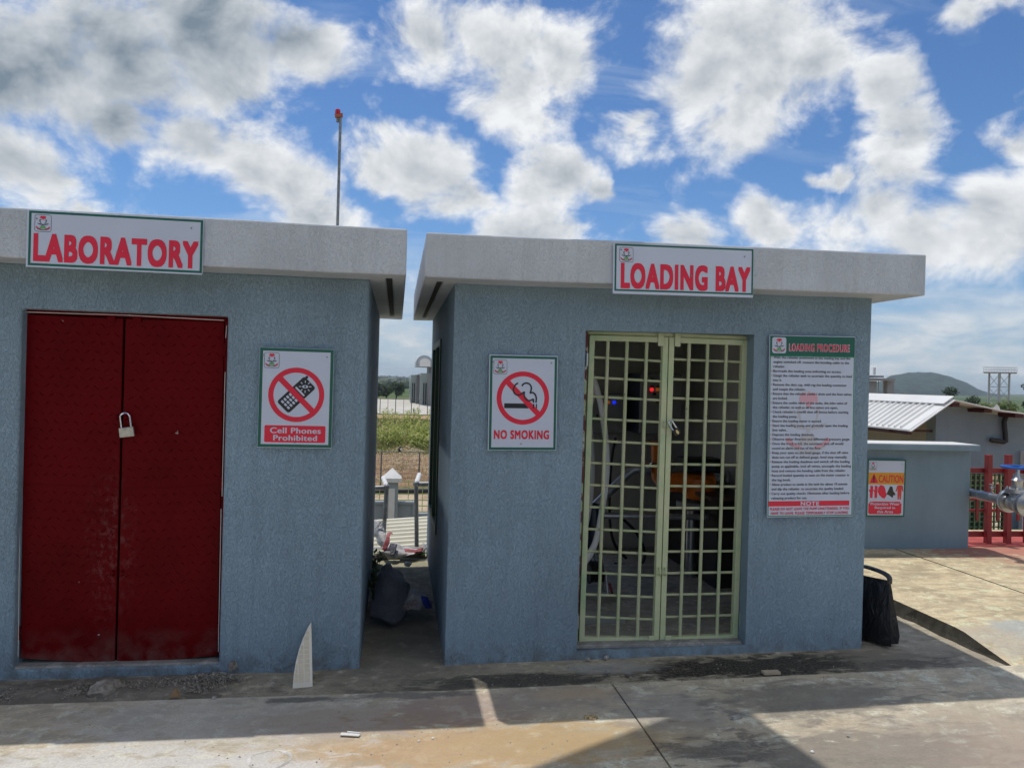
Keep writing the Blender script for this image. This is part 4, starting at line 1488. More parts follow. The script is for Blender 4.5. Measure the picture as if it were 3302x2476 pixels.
rf = put(plane(el_.x, pk.x - .001, PY - .3, 16), 'roof', M_WHITEROOF, ph)
put(plane(pk.x + .001, vy.x - .001, PY - .3, 16), 'roof', M_WHITEROOF, ph)
put(plane(vy.x + .001, er.x, PY - .3, 16), 'roof', M_WHITEROOF, ph)
rb = MB()
y = PY - .12
while y < 15.9:
    x0, x1 = el_.x + .01, pk.x - .09
    z0, z1 = roofz(x0) + .002, roofz(x1) + .002
    rb.hexa([(x0, y - .022, z0), (x1, y - .022, z1), (x1, y + .022, z1), (x0, y + .022, z0), (x0, y - .010, z0 + .026), (x1, y - .010, z1 + .026), (x1, y + .010, z1 + .026), (x0, y + .010, z0 + .026)])
    y += .122
put(rb, 'roof_rib', M_WHITEROOF, rf, fix=False)
cap = MB()
x0 = pk.x - .14
cap.hexa([(x0, PY - .31, roofz(x0) + .030), (pk.x, PY - .31, pk.z + .03), (pk.x, 16, pk.z + .03), (x0, 16, roofz(x0) + .030), (x0, PY - .31, roofz(x0) + .038), (pk.x, PY - .31, pk.z + .04), (pk.x, 16, pk.z + .04), (x0, 16, roofz(x0) + .038)])
put(cap, 'ridge_cap', M_WHITEROOF, rf)
put(MB().bar(Vector((el_.x, PY - .305, el_.z - .02)), Vector((pk.x, PY - .305, pk.z - .01)), .012, .07, up=(0, 1, 0)), 'verge_trim', M_WHITEROOF, rf)
put(MB().bar(Vector((pk.x, PY - .305, pk.z - .01)), Vector((vy.x, PY - .305, vy.z - .015)), .012, .05, up=(0, 1, 0)), 'verge_trim', M_WHITEROOF, rf)
fl = MB().hexa([px(3200, 1318, PY - .31), px(3226, 1322, PY - .31), px(3226, 1322, PY + .2), px(3200, 1318, PY + .2), px(3214, 1303, PY - .31), px(3222, 1311, PY - .31), px(3222, 1311, PY + .2), px(3214, 1303, PY + .2)])
put(fl, 'bent_flashing', M_WHITEROOF, rf)
M_PURLIN = simple('oxide_purlin', (.07, .015, .013), .6, var=.2)
for (x0, x1, y0, y1) in ((3072, 3094, 1298, 1312), (3173, 3199, 1319, 1331), (3274, 3301, 1331, 1347)):
    a, b_ = px(x0, y0, PY - .28), px(x1, y1, PY - .28)
    put(MB().box(a.x, b_.x, PY - .28, PY + .01, b_.z, a.z), 'purlin_end', M_PURLIN, ph)
a, b_ = px(2913, 1390, PY - .25), px(3026, 1391, PY + .0)
put(MB().box(el_.x + .02, el_.x + .07, PY - .25, 15.8, el_.z - .065, el_.z - .022), 'eave_purlin', M_PURLIN, ph)
put(MB().box(el_.x - .03, xc - .006, PY + .06, PY + .10, b_.z - .012, b_.z + .012), 'bracket_arm', M_PURLIN, ph)
put(MB().cyl((xc - .02, PY + .08, b_.z), (xc - .10, PY + .08, roofz(xc - .1) - .03), .008, n=6), 'tie_rod', M_PURLIN, ph)
M_DARKPIPE = simple('dark_drain_pipe', (.02, .016, .02), .5, var=.3)
put(MB().tube([px(3247, 1330, PY + .05), px(3247, 1336, PY - .05), px(3238, 1360, PY - .05), px(3242, 1400, PY - .05), px(3243, 1424, PY - .05), px(3238, 1425, PY - .05), px(3197, 1418, PY - .05), px(3196, 1418, PY + .05)], .030, 10), 'drain_pipe', M_DARKPIPE, ph, smooth=True)
put(MB().box(px(3296, 1500, PY - .06).x, px(3304, 1500, PY - .06).x, PY - .09, PY - .03, -2.5, px(3296, 1455, PY - .06).z), 'white_downpipe', M_WHITEPAINT, ph)
gr_ = MB()
M_GRILLE = simple('green_grille_paint', (.22, .33, .14), .5, var=.15)
gw = thing('grille', None, None)
gw.parent = ph
GYY = PY + .03
x = ox0
k = 0
while x < ox1 + .01:
    wd = .045 if k % 7 == 5 else .016
    put(MB().box(x, x + wd, GYY, GYY + .02, oz0, oz1), 'grille_bar', M_GRILLE, ph)
    x += .072
    k += 1
z = oz0 + .01
while z < oz1:
    put(MB().box(ox0, ox1, GYY + .0205, GYY + .035, z, z + .016), 'grille_bar', M_GRILLE, ph)
    z += .068
bpy.data.objects.remove(gw)

# ------------------------------------------------------------------ inside the loading bay
def panel(label, x0, y0, x1, y1, Y, depth, lights, switches, name='control_panel'):
    a, b_ = px(x0, y0, Y), px(x1, y1, Y)
    r = thing(name, label, 'control panel', ((a.x + b_.x) / 2, Y, b_.z))
    put(MB().box(a.x, b_.x, Y + .02, Y + depth, b_.z, a.z), 'enclosure', M_CABSIDE, r, bevel=.004)
    put(MB().box(a.x + .004, b_.x - .004, Y, Y + .02, b_.z + .004, a.z - .004), 'enclosure_door', M_CABINET, r, bevel=.003)
    for (x, y, m) in lights:
        c = px(x, y, Y)
        put(MB().lathe([(.001, .0), (.018, 0), (.018, .012), (.012, .02), (.001, .022)], 14, c, (0, -1, 0)), 'indicator_lamp', m, r, smooth=True)
    for (x, y, w, h) in switches:
        c = px(x, y, Y)
        put(MB().box(c.x - w, c.x + w, Y - .02, Y - .0005, c.z - h, c.z + h), 'switch', M_BLACK, r, bevel=.003)
    return r


L_RED = lampmat('red_pilot_lamp', (.9, .02, .03), .9)
L_AMB = lampmat('amber_pilot_lamp', (.6, .16, .02), .22)
L_BLU = lampmat('blue_pilot_lamp', (.01, .03, .8), .9)
L_RED2 = lampmat('dim_red_lamp', (.35, .02, .02), .1)
panel('grey control panel with red, orange and blue lamps inside the bay', 1908, 1268, 2012, 1398, 7.32, .22, [(1943, 1297, L_RED2), (1961, 1297, L_AMB), (1980, 1297, L_BLU)], [(1925, 1340, .008, .012)])
panel('grey control panel with a lit red lamp and black switches inside the bay', 2066, 1203, 2194, 1401, 7.10, .42, [(2101, 1256, L_RED), (2120, 1256, L_AMB)],
      [(2101, 1246, .015, .008), (2120, 1246, .015, .008), (2109, 1270, .014, .012), (2129, 1270, .012, .012), (2119, 1293, .013, .016), (2128, 1312, .012, .018), (2107, 1222, .03, .006)])
fm = thing('flow_meter', 'orange flow meter with a black register on a steel pedestal', 'meter', px(2240, 1870, 6.4))
Y = 6.4
bx = MB()
a, b_ = px(2170, 1520, Y), px(2298, 1612, Y)
cx_, cz_ = (a.x + b_.x) / 2, (a.z + b_.z) / 2
bx.lathe([(.06, 0), (.125, .02), (.14, .06), (.14, .15), (.125, .19), (.06, .21)], 20, (cx_ + .05, Y, b_.z), (0, 0, 1))
bx.cyl((a.x - .02, Y, cz_ + .03), (b_.x - .01, Y, cz_ + .03), .085, n=18)
put(bx, 'meter_body', M_ORANGE, fm, smooth=True)
e1 = px(2128, 1545, Y)
put(MB().tube([Vector((a.x - .02, Y, cz_ + .03)), Vector((e1.x + .03, Y, cz_ + .03)), Vector((e1.x, Y, cz_ + .07)), px(2128, 1430, Y)], .075, 14).lathe([(.06, 0), (.105, 0), (.105, .02), (.06, .02)], 16, px(2128, 1432, Y), (0, 0, 1)), 'strainer_elbow', M_ORANGE, fm, smooth=True)
a2, b2 = px(2196, 1474, Y), px(2312, 1522, Y)
put(MB().box(a2.x, b2.x, Y - .12, Y + .12, b2.z + .003, a2.z), 'register', M_BLACK, fm, bevel=.01)
put(MB().box(a2.x + .06, b2.x - .07, Y - .123, Y - .1205, b2.z + .03, a2.z - .03), 'register_dial', M_CABSIDE, fm)
c = px(2296, 1545, Y)
put(MB().cyl(c, c + Vector((.09, 0, 0)), .045, n=16).lathe([(.04, 0), (.095, 0), (.095, .016), (.04, .016)], 20, c + Vector((.10, 0, 0)), (1, 0, 0)).lathe([(.04, 0), (.095, 0), (.095, .016), (.04, .016)], 20, c + Vector((.122, 0, 0)), (1, 0, 0)), 'outlet_flange', M_STEEL, fm, smooth=True)
p1, p2 = px(2232, 1618, Y), px(2228, 1868, Y)
put(MB().box(p1.x - .11, p1.x + .11, Y - .1, Y + .1, p1.z - .06, p1.z + .0), 'pedestal_cap', M_CABINET, fm, bevel=.004)
put(MB().cyl(Vector((p1.x, Y, p1.z - .06)), Vector((p1.x, Y, p2.z)), .045, n=18).box(p1.x - .12, p1.x + .12, Y - .12, Y + .12, p2.z - .02, p2.z), 'pedestal', M_STEEL, fm, smooth=True)
pl_ = thing('steel_pipe', 'horizontal steel pipe running across the dark bay', 'pipe', px(2100, 1665, 6.1))
put(MB().cyl(px(1915, 1662, 6.1), px(2282, 1667, 6.1), .026, n=16), 'pipe_run', M_STEEL, pl_, smooth=True)
put(MB().cyl(px(2274, 1660, 6.12), px(2290, 1660, 6.12), .010, n=10).cyl(px(1918, 1680, 6.14), px(1920, 1875, 6.14), .02, n=10), 'pipe_support', M_STEEL, pl_, smooth=True)
dp = thing('loading_arm_pipe', 'slanting steel pipe with a cam coupling inside the bay', 'pipe', px(2000, 1560, 6.5))
put(MB().tube([px(1918, 1632, 6.3), px(1960, 1590, 6.35), px(2020, 1532, 6.4), px(2040, 1516, 6.4), px(2062, 1512, 6.4), px(2090, 1512, 6.4)], .038, 14), 'pipe_run', M_STEEL, dp, smooth=True)
c = px(2072, 1512, 6.4)
put(MB().lathe([(.04, 0), (.07, 0), (.07, .02), (.055, .025), (.055, .06), (.04, .06)], 18, c, (1, 0, 0)), 'coupling', M_STEEL, dp, smooth=True)
put(MB().tube([c + Vector((.02, -.07, .02)), c + Vector((.05, -.08, .06)), c + Vector((.10, -.07, .065))], .010, 8), 'cam_lever', M_CHROME, dp, smooth=True)


h1 = MB().tube(cat([px(1896, 1195, 5.6), px(1914, 1225, 5.6), px(1936, 1300, 5.6), px(1951, 1400, 5.58), px(1957, 1500, 5.55), px(1948, 1600, 5.5), px(1925, 1730, 5.45), px(1900, 1790, 5.4), px(1878, 1818, 5.4)]), .030, 12, flat=.6)
tag(h1.build('delivery_hose', M_WHITEHOSE, smooth=True), 'white lay-flat hose arcing widest just inside the gate', 'hose')
h2 = MB().tube(cat([px(1920, 1240, 5.75), px(1908, 1290, 5.75), px(1899, 1330, 5.7), px(1906, 1420, 5.7), px(1910, 1520, 5.7), px(1903, 1620, 5.65), px(1888, 1700, 5.6), px(1872, 1760, 5.6)]), .027, 12, flat=.6)
tag(h2.build('delivery_hose', M_WHITEHOSE, smooth=True), 'white lay-flat hose hugging the hinge side behind the gate', 'hose')
for pts, lab_ in (([(1985, 1410), (1972, 1480), (1965, 1600), (1968, 1700), (1985, 1760), (2020, 1800)], 'black cable dropping from the panel with coloured lamps'),
                  ([(2000, 1665), (2050, 1715), (2078, 1775), (2070, 1815), (2040, 1822), (1980, 1818)], 'black cable looping across the bay floor')):
    h = MB().tube(cat([px(x, y, 6.9) for x, y in pts]), .014, 8)
    tag(h.build('cable', M_BLACK, smooth=True), lab_, 'cable')
cyl_ = thing('filter_cylinder', 'dark blue cylinder hanging behind the white hoses', 'cylinder', px(1905, 1770, 5.9))
put(MB().lathe([(.02, 0), (.06, .03), (.065, .08), (.06, .3), (.045, .36), (.02, .37)], 16, px(1908, 1772, 5.9), (0, 0, 1)), 'vessel', simple('navy_enamel', (.015, .025, .05), .3), cyl_, smooth=True)
rl2 = thing('cable_reel', 'black cable reel on a low stand inside the gate', 'reel', px(1920, 1920, 5.9))
c = px(1918, 1840, 5.9)
put(MB().lathe([(.02, 0), (.10, 0), (.10, .012), (.05, .014), (.05, .10), (.10, .102), (.10, .114), (.02, .114)], 20, c + Vector((-.06, 0, 0)), (1, 0, .1)), 'drum', M_BLACK, rl2, smooth=True)
put(MB().torus(c, (1, 0, .1), .07, .02, 20, 8).torus(c + Vector((.03, 0, 0)), (1, 0, .1), .07, .02, 20, 8).torus(c - Vector((.03, 0, 0)), (1, 0, .1), .07, .02, 20, 8), 'wound_cable', M_BLACK, rl2, smooth=True)
fl_ = .06
st = MB()
for dx in (-.09, .09):
    st.tube([c + Vector((dx, 0, 0)), c + Vector((dx, -.08, -c.z + .09)), c + Vector((dx, .08, -c.z + .09)), c + Vector((dx, 0, 0))], .008, 6)
put(st, 'stand', M_STEEL, rl2, smooth=True)
put(MB().box(c.x - .16, c.x + .08, 5.82, 5.98, .065, .11), 'base_plate', M_CABINET, rl2)
put(MB().tube([c + Vector((.12, 0, -.10)), c + Vector((.15, -.02, -.2))], .010, 6), 'clamp_grip', M_REDMETAL, rl2)
cb = thing('bench', 'dark wooden bench against the far side of the bay', 'bench', px(2320, 1950, 6.2))
a = px(2262, 1600, 6.0)
put(MB().box(a.x + .06, BX - .16, 5.95, 7.2, a.z - .03, a.z), 'bench_top', M_WOOD, cb, bevel=.004)
put(MB().box(a.x + .14, BX - .2, 6.0, 7.15, .07, a.z - .031), 'bench_carcass', simple('near_black_wood', (.02, .014, .011), .7), cb)
cl = thing('column_casing', 'pale boxed column standing in the back of the bay', 'column', px(2342, 1600, 6.9))
a, b_ = px(2318, 1118, 6.9), px(2368, 1118, 6.9)
put(MB().box(a.x, b_.x, 6.9, 7.05, .07, a.z), 'casing', M_WHITEPAINT, cl, bevel=.004)
pk_ = MB().box(px(1870, 1975, 5.25).x, px(2010, 1975, 5.25).x, 5.2, 5.28, .062, .10)
tag(pk_.build('timber_batten', M_CABINET), 'pale grey batten lying on the bay floor', 'batten')
# ------------------------------------------------------------------ alley: sacks, rails, weeds
def crumple(mb, amt, sc, seed=0.0):
    mb.v = [tuple(Vector(v) + mnoise.noise_vector(Vector(v) * sc + Vector((seed, seed, seed))) * amt) for v in mb.v]
    return mb


def sackmat(name, c, rough=.5, bm=.012, sc=26):
    m, nt, b = newmat(name)
    pos = N(nt, 'ShaderNodeNewGeometry').outputs['Position']
    setc(nt, b, MIX(nt, MR(nt, NOI(nt, pos, 9, 4, .6), .3, .7), tuple(x * .75 for x in c), c))
    b.inputs['Roughness'].default_value = rough
    bump(nt, b, NOI(nt, pos, sc, 5, .65, 1.5), .9, bm)
    return m


M_GREYSACK = sackmat('grey_woven_plastic', (.13, .135, .165), .3, .03, 16)
M_WHITESACK = sackmat('white_woven_plastic', (.66, .65, .66), .5)
M_DIRTYSACK = sackmat('soiled_white_sack', (.42, .42, .43), .55)
M_REDSTRIPE = sackmat('red_sack_print', (.55, .12, .14), .5)
M_BLUEPATCH = sackmat('blue_sack_print', (.02, .04, .30), .5)


def drape(pts_rows, name, mat, parent=None, sub=5, amt=.016, sc=11):
    """cloth-like sheet through a grid of points, refined and crumpled, given thickness"""
    rows = [cat([Vector(p) for p in r], sub) for r in pts_rows]
    cols = list(zip(*rows))
    cols = [cat(list(c), sub) for c in cols]
    rows = list(zip(*cols))
    mb = MB()
    n = len(rows[0])
    for r in rows:
        mb.v += [tuple(Vector(p)) for p in r]
    for j in range(len(rows) - 1):
        for i in range(n - 1):
            a = j * n + i
            mb.f.append((a, a + 1, a + n + 1, a + n))
    crumple(mb, amt, sc, len(rows))
    crumple(mb, amt * .8, sc * 2.6, 7)
    o = mb.build(name, mat, parent, smooth=True, fix=False)
    m = o.modifiers.new('thickness', 'SOLIDIFY')
    m.thickness = .004
    return o


def z0(x, y, d=0):
    return onZ(x, y, 0)


g1 = [px(1192, 1990, 5.45), px(1262, 2004, 5.4), px(1320, 1990, 5.5)]
sk = drape([[px(1186, 1985, 5.46), px(1225, 2000, 5.42), px(1278, 2006, 5.40), px(1318, 1978, 5.5)],
            [px(1202, 1935, 5.50), px(1235, 1940, 5.44), px(1285, 1945, 5.44), px(1330, 1930, 5.55)],
            [px(1212, 1880, 5.58), px(1238, 1880, 5.50), px(1285, 1885, 5.50), px(1322, 1895, 5.62)],
            [px(1228, 1840, 5.66), px(1244, 1842, 5.60), px(1275, 1848, 5.60), px(1302, 1862, 5.7)],
            [px(1248, 1812, 5.75), px(1252, 1812, 5.72), px(1260, 1818, 5.72), px(1270, 1832, 5.8)],
            [px(1240, 1840, 6.1), px(1255, 1842, 6.15), px(1275, 1852, 6.15), px(1300, 1870, 6.1)],
            [px(1220, 1925, 6.2), px(1250, 1925, 6.2), px(1290, 1925, 6.2), px(1325, 1930, 6.1)]], 'plastic_sack', M_GREYSACK)
tag(sk, 'crumpled dark grey plastic sack slumped in the alley', 'sack')
sk2 = thing('woven_sack', 'soiled white woven sack with a blue patch lying in the alley', 'sack', px(1340, 1960, 5.6))
lumps = drape([[px(1275, 1985, 5.50), px(1310, 1968, 5.48), px(1350, 1968, 5.5), px(1378, 1965, 5.55), px(1392, 1955, 5.6)],
               [px(1292, 1950, 5.52), px(1318, 1930, 5.46), px(1350, 1930, 5.48), px(1375, 1935, 5.5), px(1395, 1945, 5.58)],
               [px(1310, 1915, 5.62), px(1330, 1902, 5.58), px(1352, 1905, 5.6), px(1372, 1920, 5.62), px(1390, 1938, 5.66)],
               [px(1322, 1910, 5.85), px(1335, 1905, 5.85), px(1352, 1910, 5.85), px(1370, 1925, 5.85), px(1385, 1940, 5.8)]], 'sack_body', M_DIRTYSACK)
lumps.parent = sk2
lumps.location = -Vector(sk2.location)
bp_ = drape([[px(1358, 1920, 5.455), px(1368, 1921, 5.46), px(1378, 1924, 5.47)], [px(1362, 1942, 5.45), px(1374, 1944, 5.46), px(1388, 1946, 5.49)], [px(1372, 1960, 5.47), px(1382, 1961, 5.48), px(1392, 1960, 5.52)]], 'blue_patch', M_BLUEPATCH, sub=3, amt=.004)
bp_.parent = sk2
bp_.location = -Vector(sk2.location)
tm = textmesh('GNC', .01)
M3 = Matrix.Translation(px(1300, 1968, 5.42) - Vector(sk2.location)) @ Matrix.Rotation(R(25), 4, 'Y').to_3x3().inverted().to_4x4() @ Matrix.Rotation(R(90), 4, 'X') @ Matrix.Scale(.05, 4)
tm.transform(M3)
link('faded_print', tm, simple('faded_red_ink', (.25, .16, .16), .7), sk2)

ts = thing('torn_sack', 'torn white sack with red stripes draped over the back edge of the alley', 'sack', px(1270, 1780, 7.4))
def part(o):
    o.parent = ts
    o.location = -Vector(ts.location) + Vector((0, .13, .015))
    return o


part(drape([[px(1196, 1705, 7.65), px(1210, 1692, 7.60), px(1228, 1705, 7.55)], [px(1202, 1730, 7.55), px(1220, 1730, 7.45), px(1238, 1735, 7.45)], [px(1215, 1760, 7.45), px(1235, 1765, 7.35), px(1248, 1770, 7.35)],
            [px(1232, 1788, 7.40), px(1245, 1795, 7.30), px(1262, 1790, 7.30)]], 'sack_panel', M_WHITESACK, amt=.02, sc=8))
part(drape([[px(1233, 1775, 7.35), px(1270, 1768, 7.35), px(1310, 1778, 7.40), px(1350, 1788, 7.45), px(1378, 1775, 7.50)], [px(1240, 1795, 7.27), px(1275, 1792, 7.25), px(1310, 1796, 7.30), px(1345, 1797, 7.35), px(1375, 1792, 7.40)],
            [px(1248, 1818, 7.23), px(1272, 1816, 7.20), px(1300, 1806, 7.25), px(1335, 1800, 7.30), px(1362, 1797, 7.35)]], 'sack_panel', M_WHITESACK, amt=.02, sc=8))
part(drape([[px(1228, 1788, 7.27), px(1242, 1793, 7.25)], [px(1240, 1760, 7.30), px(1254, 1764, 7.27)], [px(1248, 1735, 7.35), px(1260, 1738, 7.33)], [px(1256, 1726, 7.40), px(1268, 1733, 7.37)]], 'red_stripe', M_REDSTRIPE, amt=.01, sub=5))
part(drape([[px(1306, 1783, 7.27), px(1340, 1786, 7.31), px(1366, 1780, 7.35)], [px(1308, 1794, 7.23), px(1340, 1796, 7.28), px(1364, 1793, 7.32)]], 'red_stripe', M_REDSTRIPE, amt=.008, sub=5))
part(drape([[px(1262, 1768, 7.29), px(1280, 1768, 7.29)], [px(1258, 1790, 7.22), px(1276, 1790, 7.22)], [px(1260, 1808, 7.19), px(1272, 1806, 7.19)]], 'grey_print', M_GREYSACK, amt=.006, sub=4))
part(drape([[px(1362, 1760, 7.45), px(1370, 1765, 7.45), px(1378, 1772, 7.45)], [px(1360, 1785, 7.40), px(1370, 1785, 7.40), px(1380, 1783, 7.43)]], 'sack_corner', M_WHITESACK, amt=.015, sub=4))
fr_ = MB()
for k in range(46):
    a = px(random.uniform(1203, 1232), random.uniform(1698, 1725), 7.47)
    d_ = Vector((random.uniform(.2, .9), 0, random.uniform(-.1, 1))).normalized() * random.uniform(.03, .075)
    fr_.tube([a, a + d_ * .5 + Vector((0, 0, .004)), a + d_ + Vector((.004, 0, -.008))], [.0016, .0012, .0006], 4)
part(fr_.build('frayed_threads', M_WHITESACK, fix=False))['kind'] = 'stuff'

for side, pts, lab_ in ((0, ([(1180, 1575), (1238, 1572), (1247, 1570)], [(1247, 1570), (1240, 1552), (1236, 1541)]), 'grey pipe handrail end beside the laboratory corner'),
                        (1, ([(1395, 1560), (1352, 1561), (1342, 1560)], [(1342, 1560), (1348, 1543), (1352, 1530)]), 'grey pipe handrail end beside the loading bay corner')):
    hr = thing('pipe_handrail', lab_, 'handrail', px(pts[0][1][0], 1790, 8.4))
    put(MB().cyl(px(*pts[0][0], 8.4), px(*pts[0][1], 8.4), .027, n=12), 'rail', M_PIPEGREY, hr, smooth=True)
    c = px(*pts[0][2], 8.4)
    put(MB().ball(c, .036, .036, .036, 12, 8), 'elbow', M_PIPEGREY, hr, smooth=True)
    put(MB().cyl(c, px(*pts[1][2], 9.3), .027, n=12), 'return_rail', M_WHITEPAINT, hr, smooth=True)  # white colour stands in for sunlight on this grey pipe
    xb = (1236 if side == 0 else 1345)
    put(MB().cyl(c, px(xb - (1 if side else 4), 1800, 8.4), .0235, n=12), 'post', M_PIPEGREY, hr, smooth=True)
tb_ = MB().box(-.15, .31, 7.50, 7.58, -.02, .035)
crumple(tb_, .01, 3)
tag(tb_.build('timber_plank', simple('grey_timber', (.20, .17, .13), .8, var=.3, vs=20)), 'weathered timber plank at the back edge of the alley', 'plank')
tag(MB().cyl(px(1290, 1802, 7.46), px(1383, 1806, 7.46), .016, n=8).build('pipe_offcut', M_PIPEGREY, smooth=True), 'pale pipe offcut lying on the plank behind the sack', 'pipe')


def stone(c, r, seed, flat_=.7):
    mb = MB().ball((0, 0, 0), r, r * random.uniform(.7, 1), r * flat_, 7, 5, .18)
    a = random.uniform(0, 6.28)
    mb.v = [(v[0] * math.cos(a) - v[1] * math.sin(a) + c[0], v[0] * math.sin(a) + v[1] * math.cos(a) + c[1], v[2] + c[2]) for v in mb.v]
    return mb


M_STONE = simple('pale_rubble', (.36, .345, .325), .9, var=.25, vs=25, bmp=.004, bs=90)
M_DSTONE = simple('dark_rubble', (.33, .295, .25), .95, var=.4, vs=25, bmp=.004, bs=90)
c = onZ(1315, 1818, .03)
tag(stone(c, .035, 1).build('stone', M_WHITEPAINT), 'white painted stone on the mossy alley end', 'stone')

# weeds growing along the laboratory side of the alley
M_WEED = leafmat('weed_leaf', (.05, .11, .02), (.09, .18, .035))


def weed(label, base, hgt, n, size, name='weed'):
    r = thing(name, label, 'plant', base)
    sm = MB()
    lf = MB()
    for k in range(n):
        a = random.uniform(0, 6.28)
        tip = Vector((math.cos(a) * random.uniform(.02, .12), math.sin(a) * random.uniform(.02, .12), random.uniform(.4, 1) * hgt))
        sm.tube([(0, 0, 0), tip * .5 + Vector((0, 0, .02)), tip], [.004, .003, .0015], 4)
        for q in range(5):
            b = tip * random.uniform(.4, 1.0)
            d = Vector((random.uniform(-1, 1), random.uniform(-1, 1), random.uniform(-.3, .6))).normalized() * size * random.uniform(.6, 1.2)
            s_ = d.cross(Vector((0, 0, 1))).normalized() * size * .32
            lf.add([b, b + d * .5 + s_, b + d, b + d * .5 - s_], [(0, 1, 2), (0, 2, 3)])
    sm.build('stem', M_WEED, r, fix=False)
    lf.build('foliage', M_WEED, r, fix=False)
    return r


weed('dark leafy weed at the laboratory wall behind the sacks', onZ(1205, 1850, -.02) + Vector((.02, 0, 0)), .20, 9, .07)
weed('low leafy weed beside the grey plastic sack', onZ(1197, 1950, -.02) + Vector((.015, .1, 0)), .30, 10, .08)
weed('small weed at the loading bay side of the alley', onZ(1378, 1800, -.02) + Vector((-.02, 0, 0)), .12, 6, .05)

# ------------------------------------------------------------------ tile shard leaning on the laboratory wall
B1, B2, T1 = onZ(943, 2219, -.02), onZ(1008, 2213, -.02), onY(1003, 2004, FY - .006)
ex = (B2 - B1)
W_ = ex.length
ex.normalize()
up = (T1 - (B1 + B2) / 2)
up = (T1 - B2)
H_ = up.length
up.normalize()
nz_ = ex.cross(up).normalized()
if nz_.y > 0:
    nz_ = -nz_
tile = thing('tile_shard', 'curved off-cut of a cream tile leaning on the laboratory wall', 'tile', B1)
Mx = Matrix(((ex.x, up.x, nz_.x, B1.x), (ex.y, up.y, nz_.y, B1.y), (ex.z, up.z, nz_.z, B1.z), (0, 0, 0, 1)))
tile.matrix_world = Mx
prof = [(0, 0), (W_, 0), (W_, H_), (W_ * .80, H_ * .90), (W_ * .55, H_ * .74), (W_ * .34, H_ * .57), (W_ * .17, H_ * .38), (W_ * .07, H_ * .2)]
M_TILE = simple('cream_tile_back', (.70, .61, .46), .8, var=.08, vs=30)
MB().prism(prof, -.008, 0).build('tile_body', simple('cream_tile_edge', (.80, .74, .62), .7), tile)


def leftx(y):
    e = [(0, 0), (W_ * .07, H_ * .2), (W_ * .17, H_ * .38), (W_ * .34, H_ * .57), (W_ * .55, H_ * .74), (W_ * .80, H_ * .90), (W_, H_)]
    for (xa, ya), (xb, yb) in zip(e, e[1:]):
        if ya <= y <= yb:
            return xa + (xb - xa) * (y - ya) / (yb - ya)
    return W_


y = .030
while y < H_ - .05:
    x1 = W_ - .012
    while x1 > leftx(y) + .012:
        x0 = max(x1 - .030, leftx(y + .022) + .004)
        if x1 - x0 > .006:
            MB().box(x0, x1 - .003, y, y + .023, .0002, .0016).build('tile_pad', M_TILE, tile, fix=False)
        x1 -= .033
    y += .0268

# ------------------------------------------------------------------ rubble and stones on the ground
def heap(name, label, specs, mat, n, rmin, rmax, extra=None):
    mb = MB()
    for k in range(n):
        x, y, sx, sy, hgt = random.choice(specs)
        a, q = random.gauss(0, .42), random.gauss(0, .42)
        d = math.hypot(a, q)
        if d > 1.15:
            continue
        z = hgt * max(0, 1 - d * d) * random.uniform(.5, 1)
        r = random.uniform(rmin, rmax) * (1.6 if random.random() < .06 else 1)
        yy = y + q * sy
        if yy > FY - .012 or (yy < 4.30 and y > 4.3):
            continue
        s_ = stone((x + a * sx, yy, z + gz(x) - .022), r, k, random.uniform(.5, .9))
        mb.add(s_.v, s_.f)
    o = mb.build(name, mat, fix=False)
    tag(o, label, 'rubble', kind='stuff')
    return o


def gp(x, y, z=-.02):
    return onZ(x, y, z)


a = gp(360, 2215)
b_ = gp(680, 2190)
c_ = gp(200, 2225)
md_ = sheet(frange(-2.6, -.9, 70), frange(4.295, 4.695, 18), lambda x, y: -.028 + .05 * max(0, 1 - ((x - a.x) / .55) ** 2) * max(0, 1 - ((y - 4.47) / .2) ** 2) * (.75 + .5 * mnoise.noise(Vector((x * 9, y * 9, 0)))) + .010 * mnoise.noise(Vector((x * 26, y * 26, 3))) + .012 * mnoise.noise(Vector((x * 5, y * 5, 6))))
tag(md_.build('dirt_bank', concrete('loose_dirt', (.30, .265, .215), (.22, .20, .17), bmp=.012), fix=False, smooth=True), 'low bank of loose dark dirt below the red doors', 'dirt', kind='stuff')
heap('rubble', 'crumbled mortar and grit below the red doors', [(a.x, 4.46, .42, .16, .045), (c_.x, 4.46, .5, .15, .012), (a.x + .25, 4.52, .4, .14, .03)], M_DSTONE, 2200, .0015, .0065)
heap('rubble', 'grey gravelly mortar pile at the corner of the door recess', [(b_.x, 4.58, .22, .09, .045), (b_.x - .15, 4.50, .28, .12, .012)], M_DSTONE, 2000, .0015, .006)
c_ = gp(1935, 2150, .02)
heap('rubble', 'loose chips below the green gate sill', [(c_.x, 4.55, .28, .12, .01), (c_.x + .35, 4.52, .35, .1, .004)], M_STONE, 520, .002, .009)
for (x0, x1, y0, y1, nn, lab_, mt) in ((0, 2400, 2290, 2470, 170, 'scattered grit over the front slabs', M_STONE), (1000, 3000, 2150, 2240, 260, 'dirt specks along the wall strip', M_DSTONE)):
    mb = MB()
    for k in range(nn):
        p = onZ(random.uniform(x0, x1), random.uniform(y0, y1), 0)
        s_ = stone((p.x, p.y, gz(p.x) + .001), random.choice((.0015, .002, .002, .003, .003, .005)), k, .6)
        mb.add(s_.v, s_.f)
    tag(mb.build('grit', mt, fix=False), lab_, 'grit', kind='stuff')
lump = stone((gp(350, 2230).x, 4.43, .01), .10, 3, .45)
crumple(lump, .012, 18)
tag(lump.build('mortar_lump', M_DSTONE), 'large dark mortar lump in the rubble below the red doors', 'rubble lump')
lump = stone((gp(760, 2160).x, 4.63, .045), .032, 3, .9)
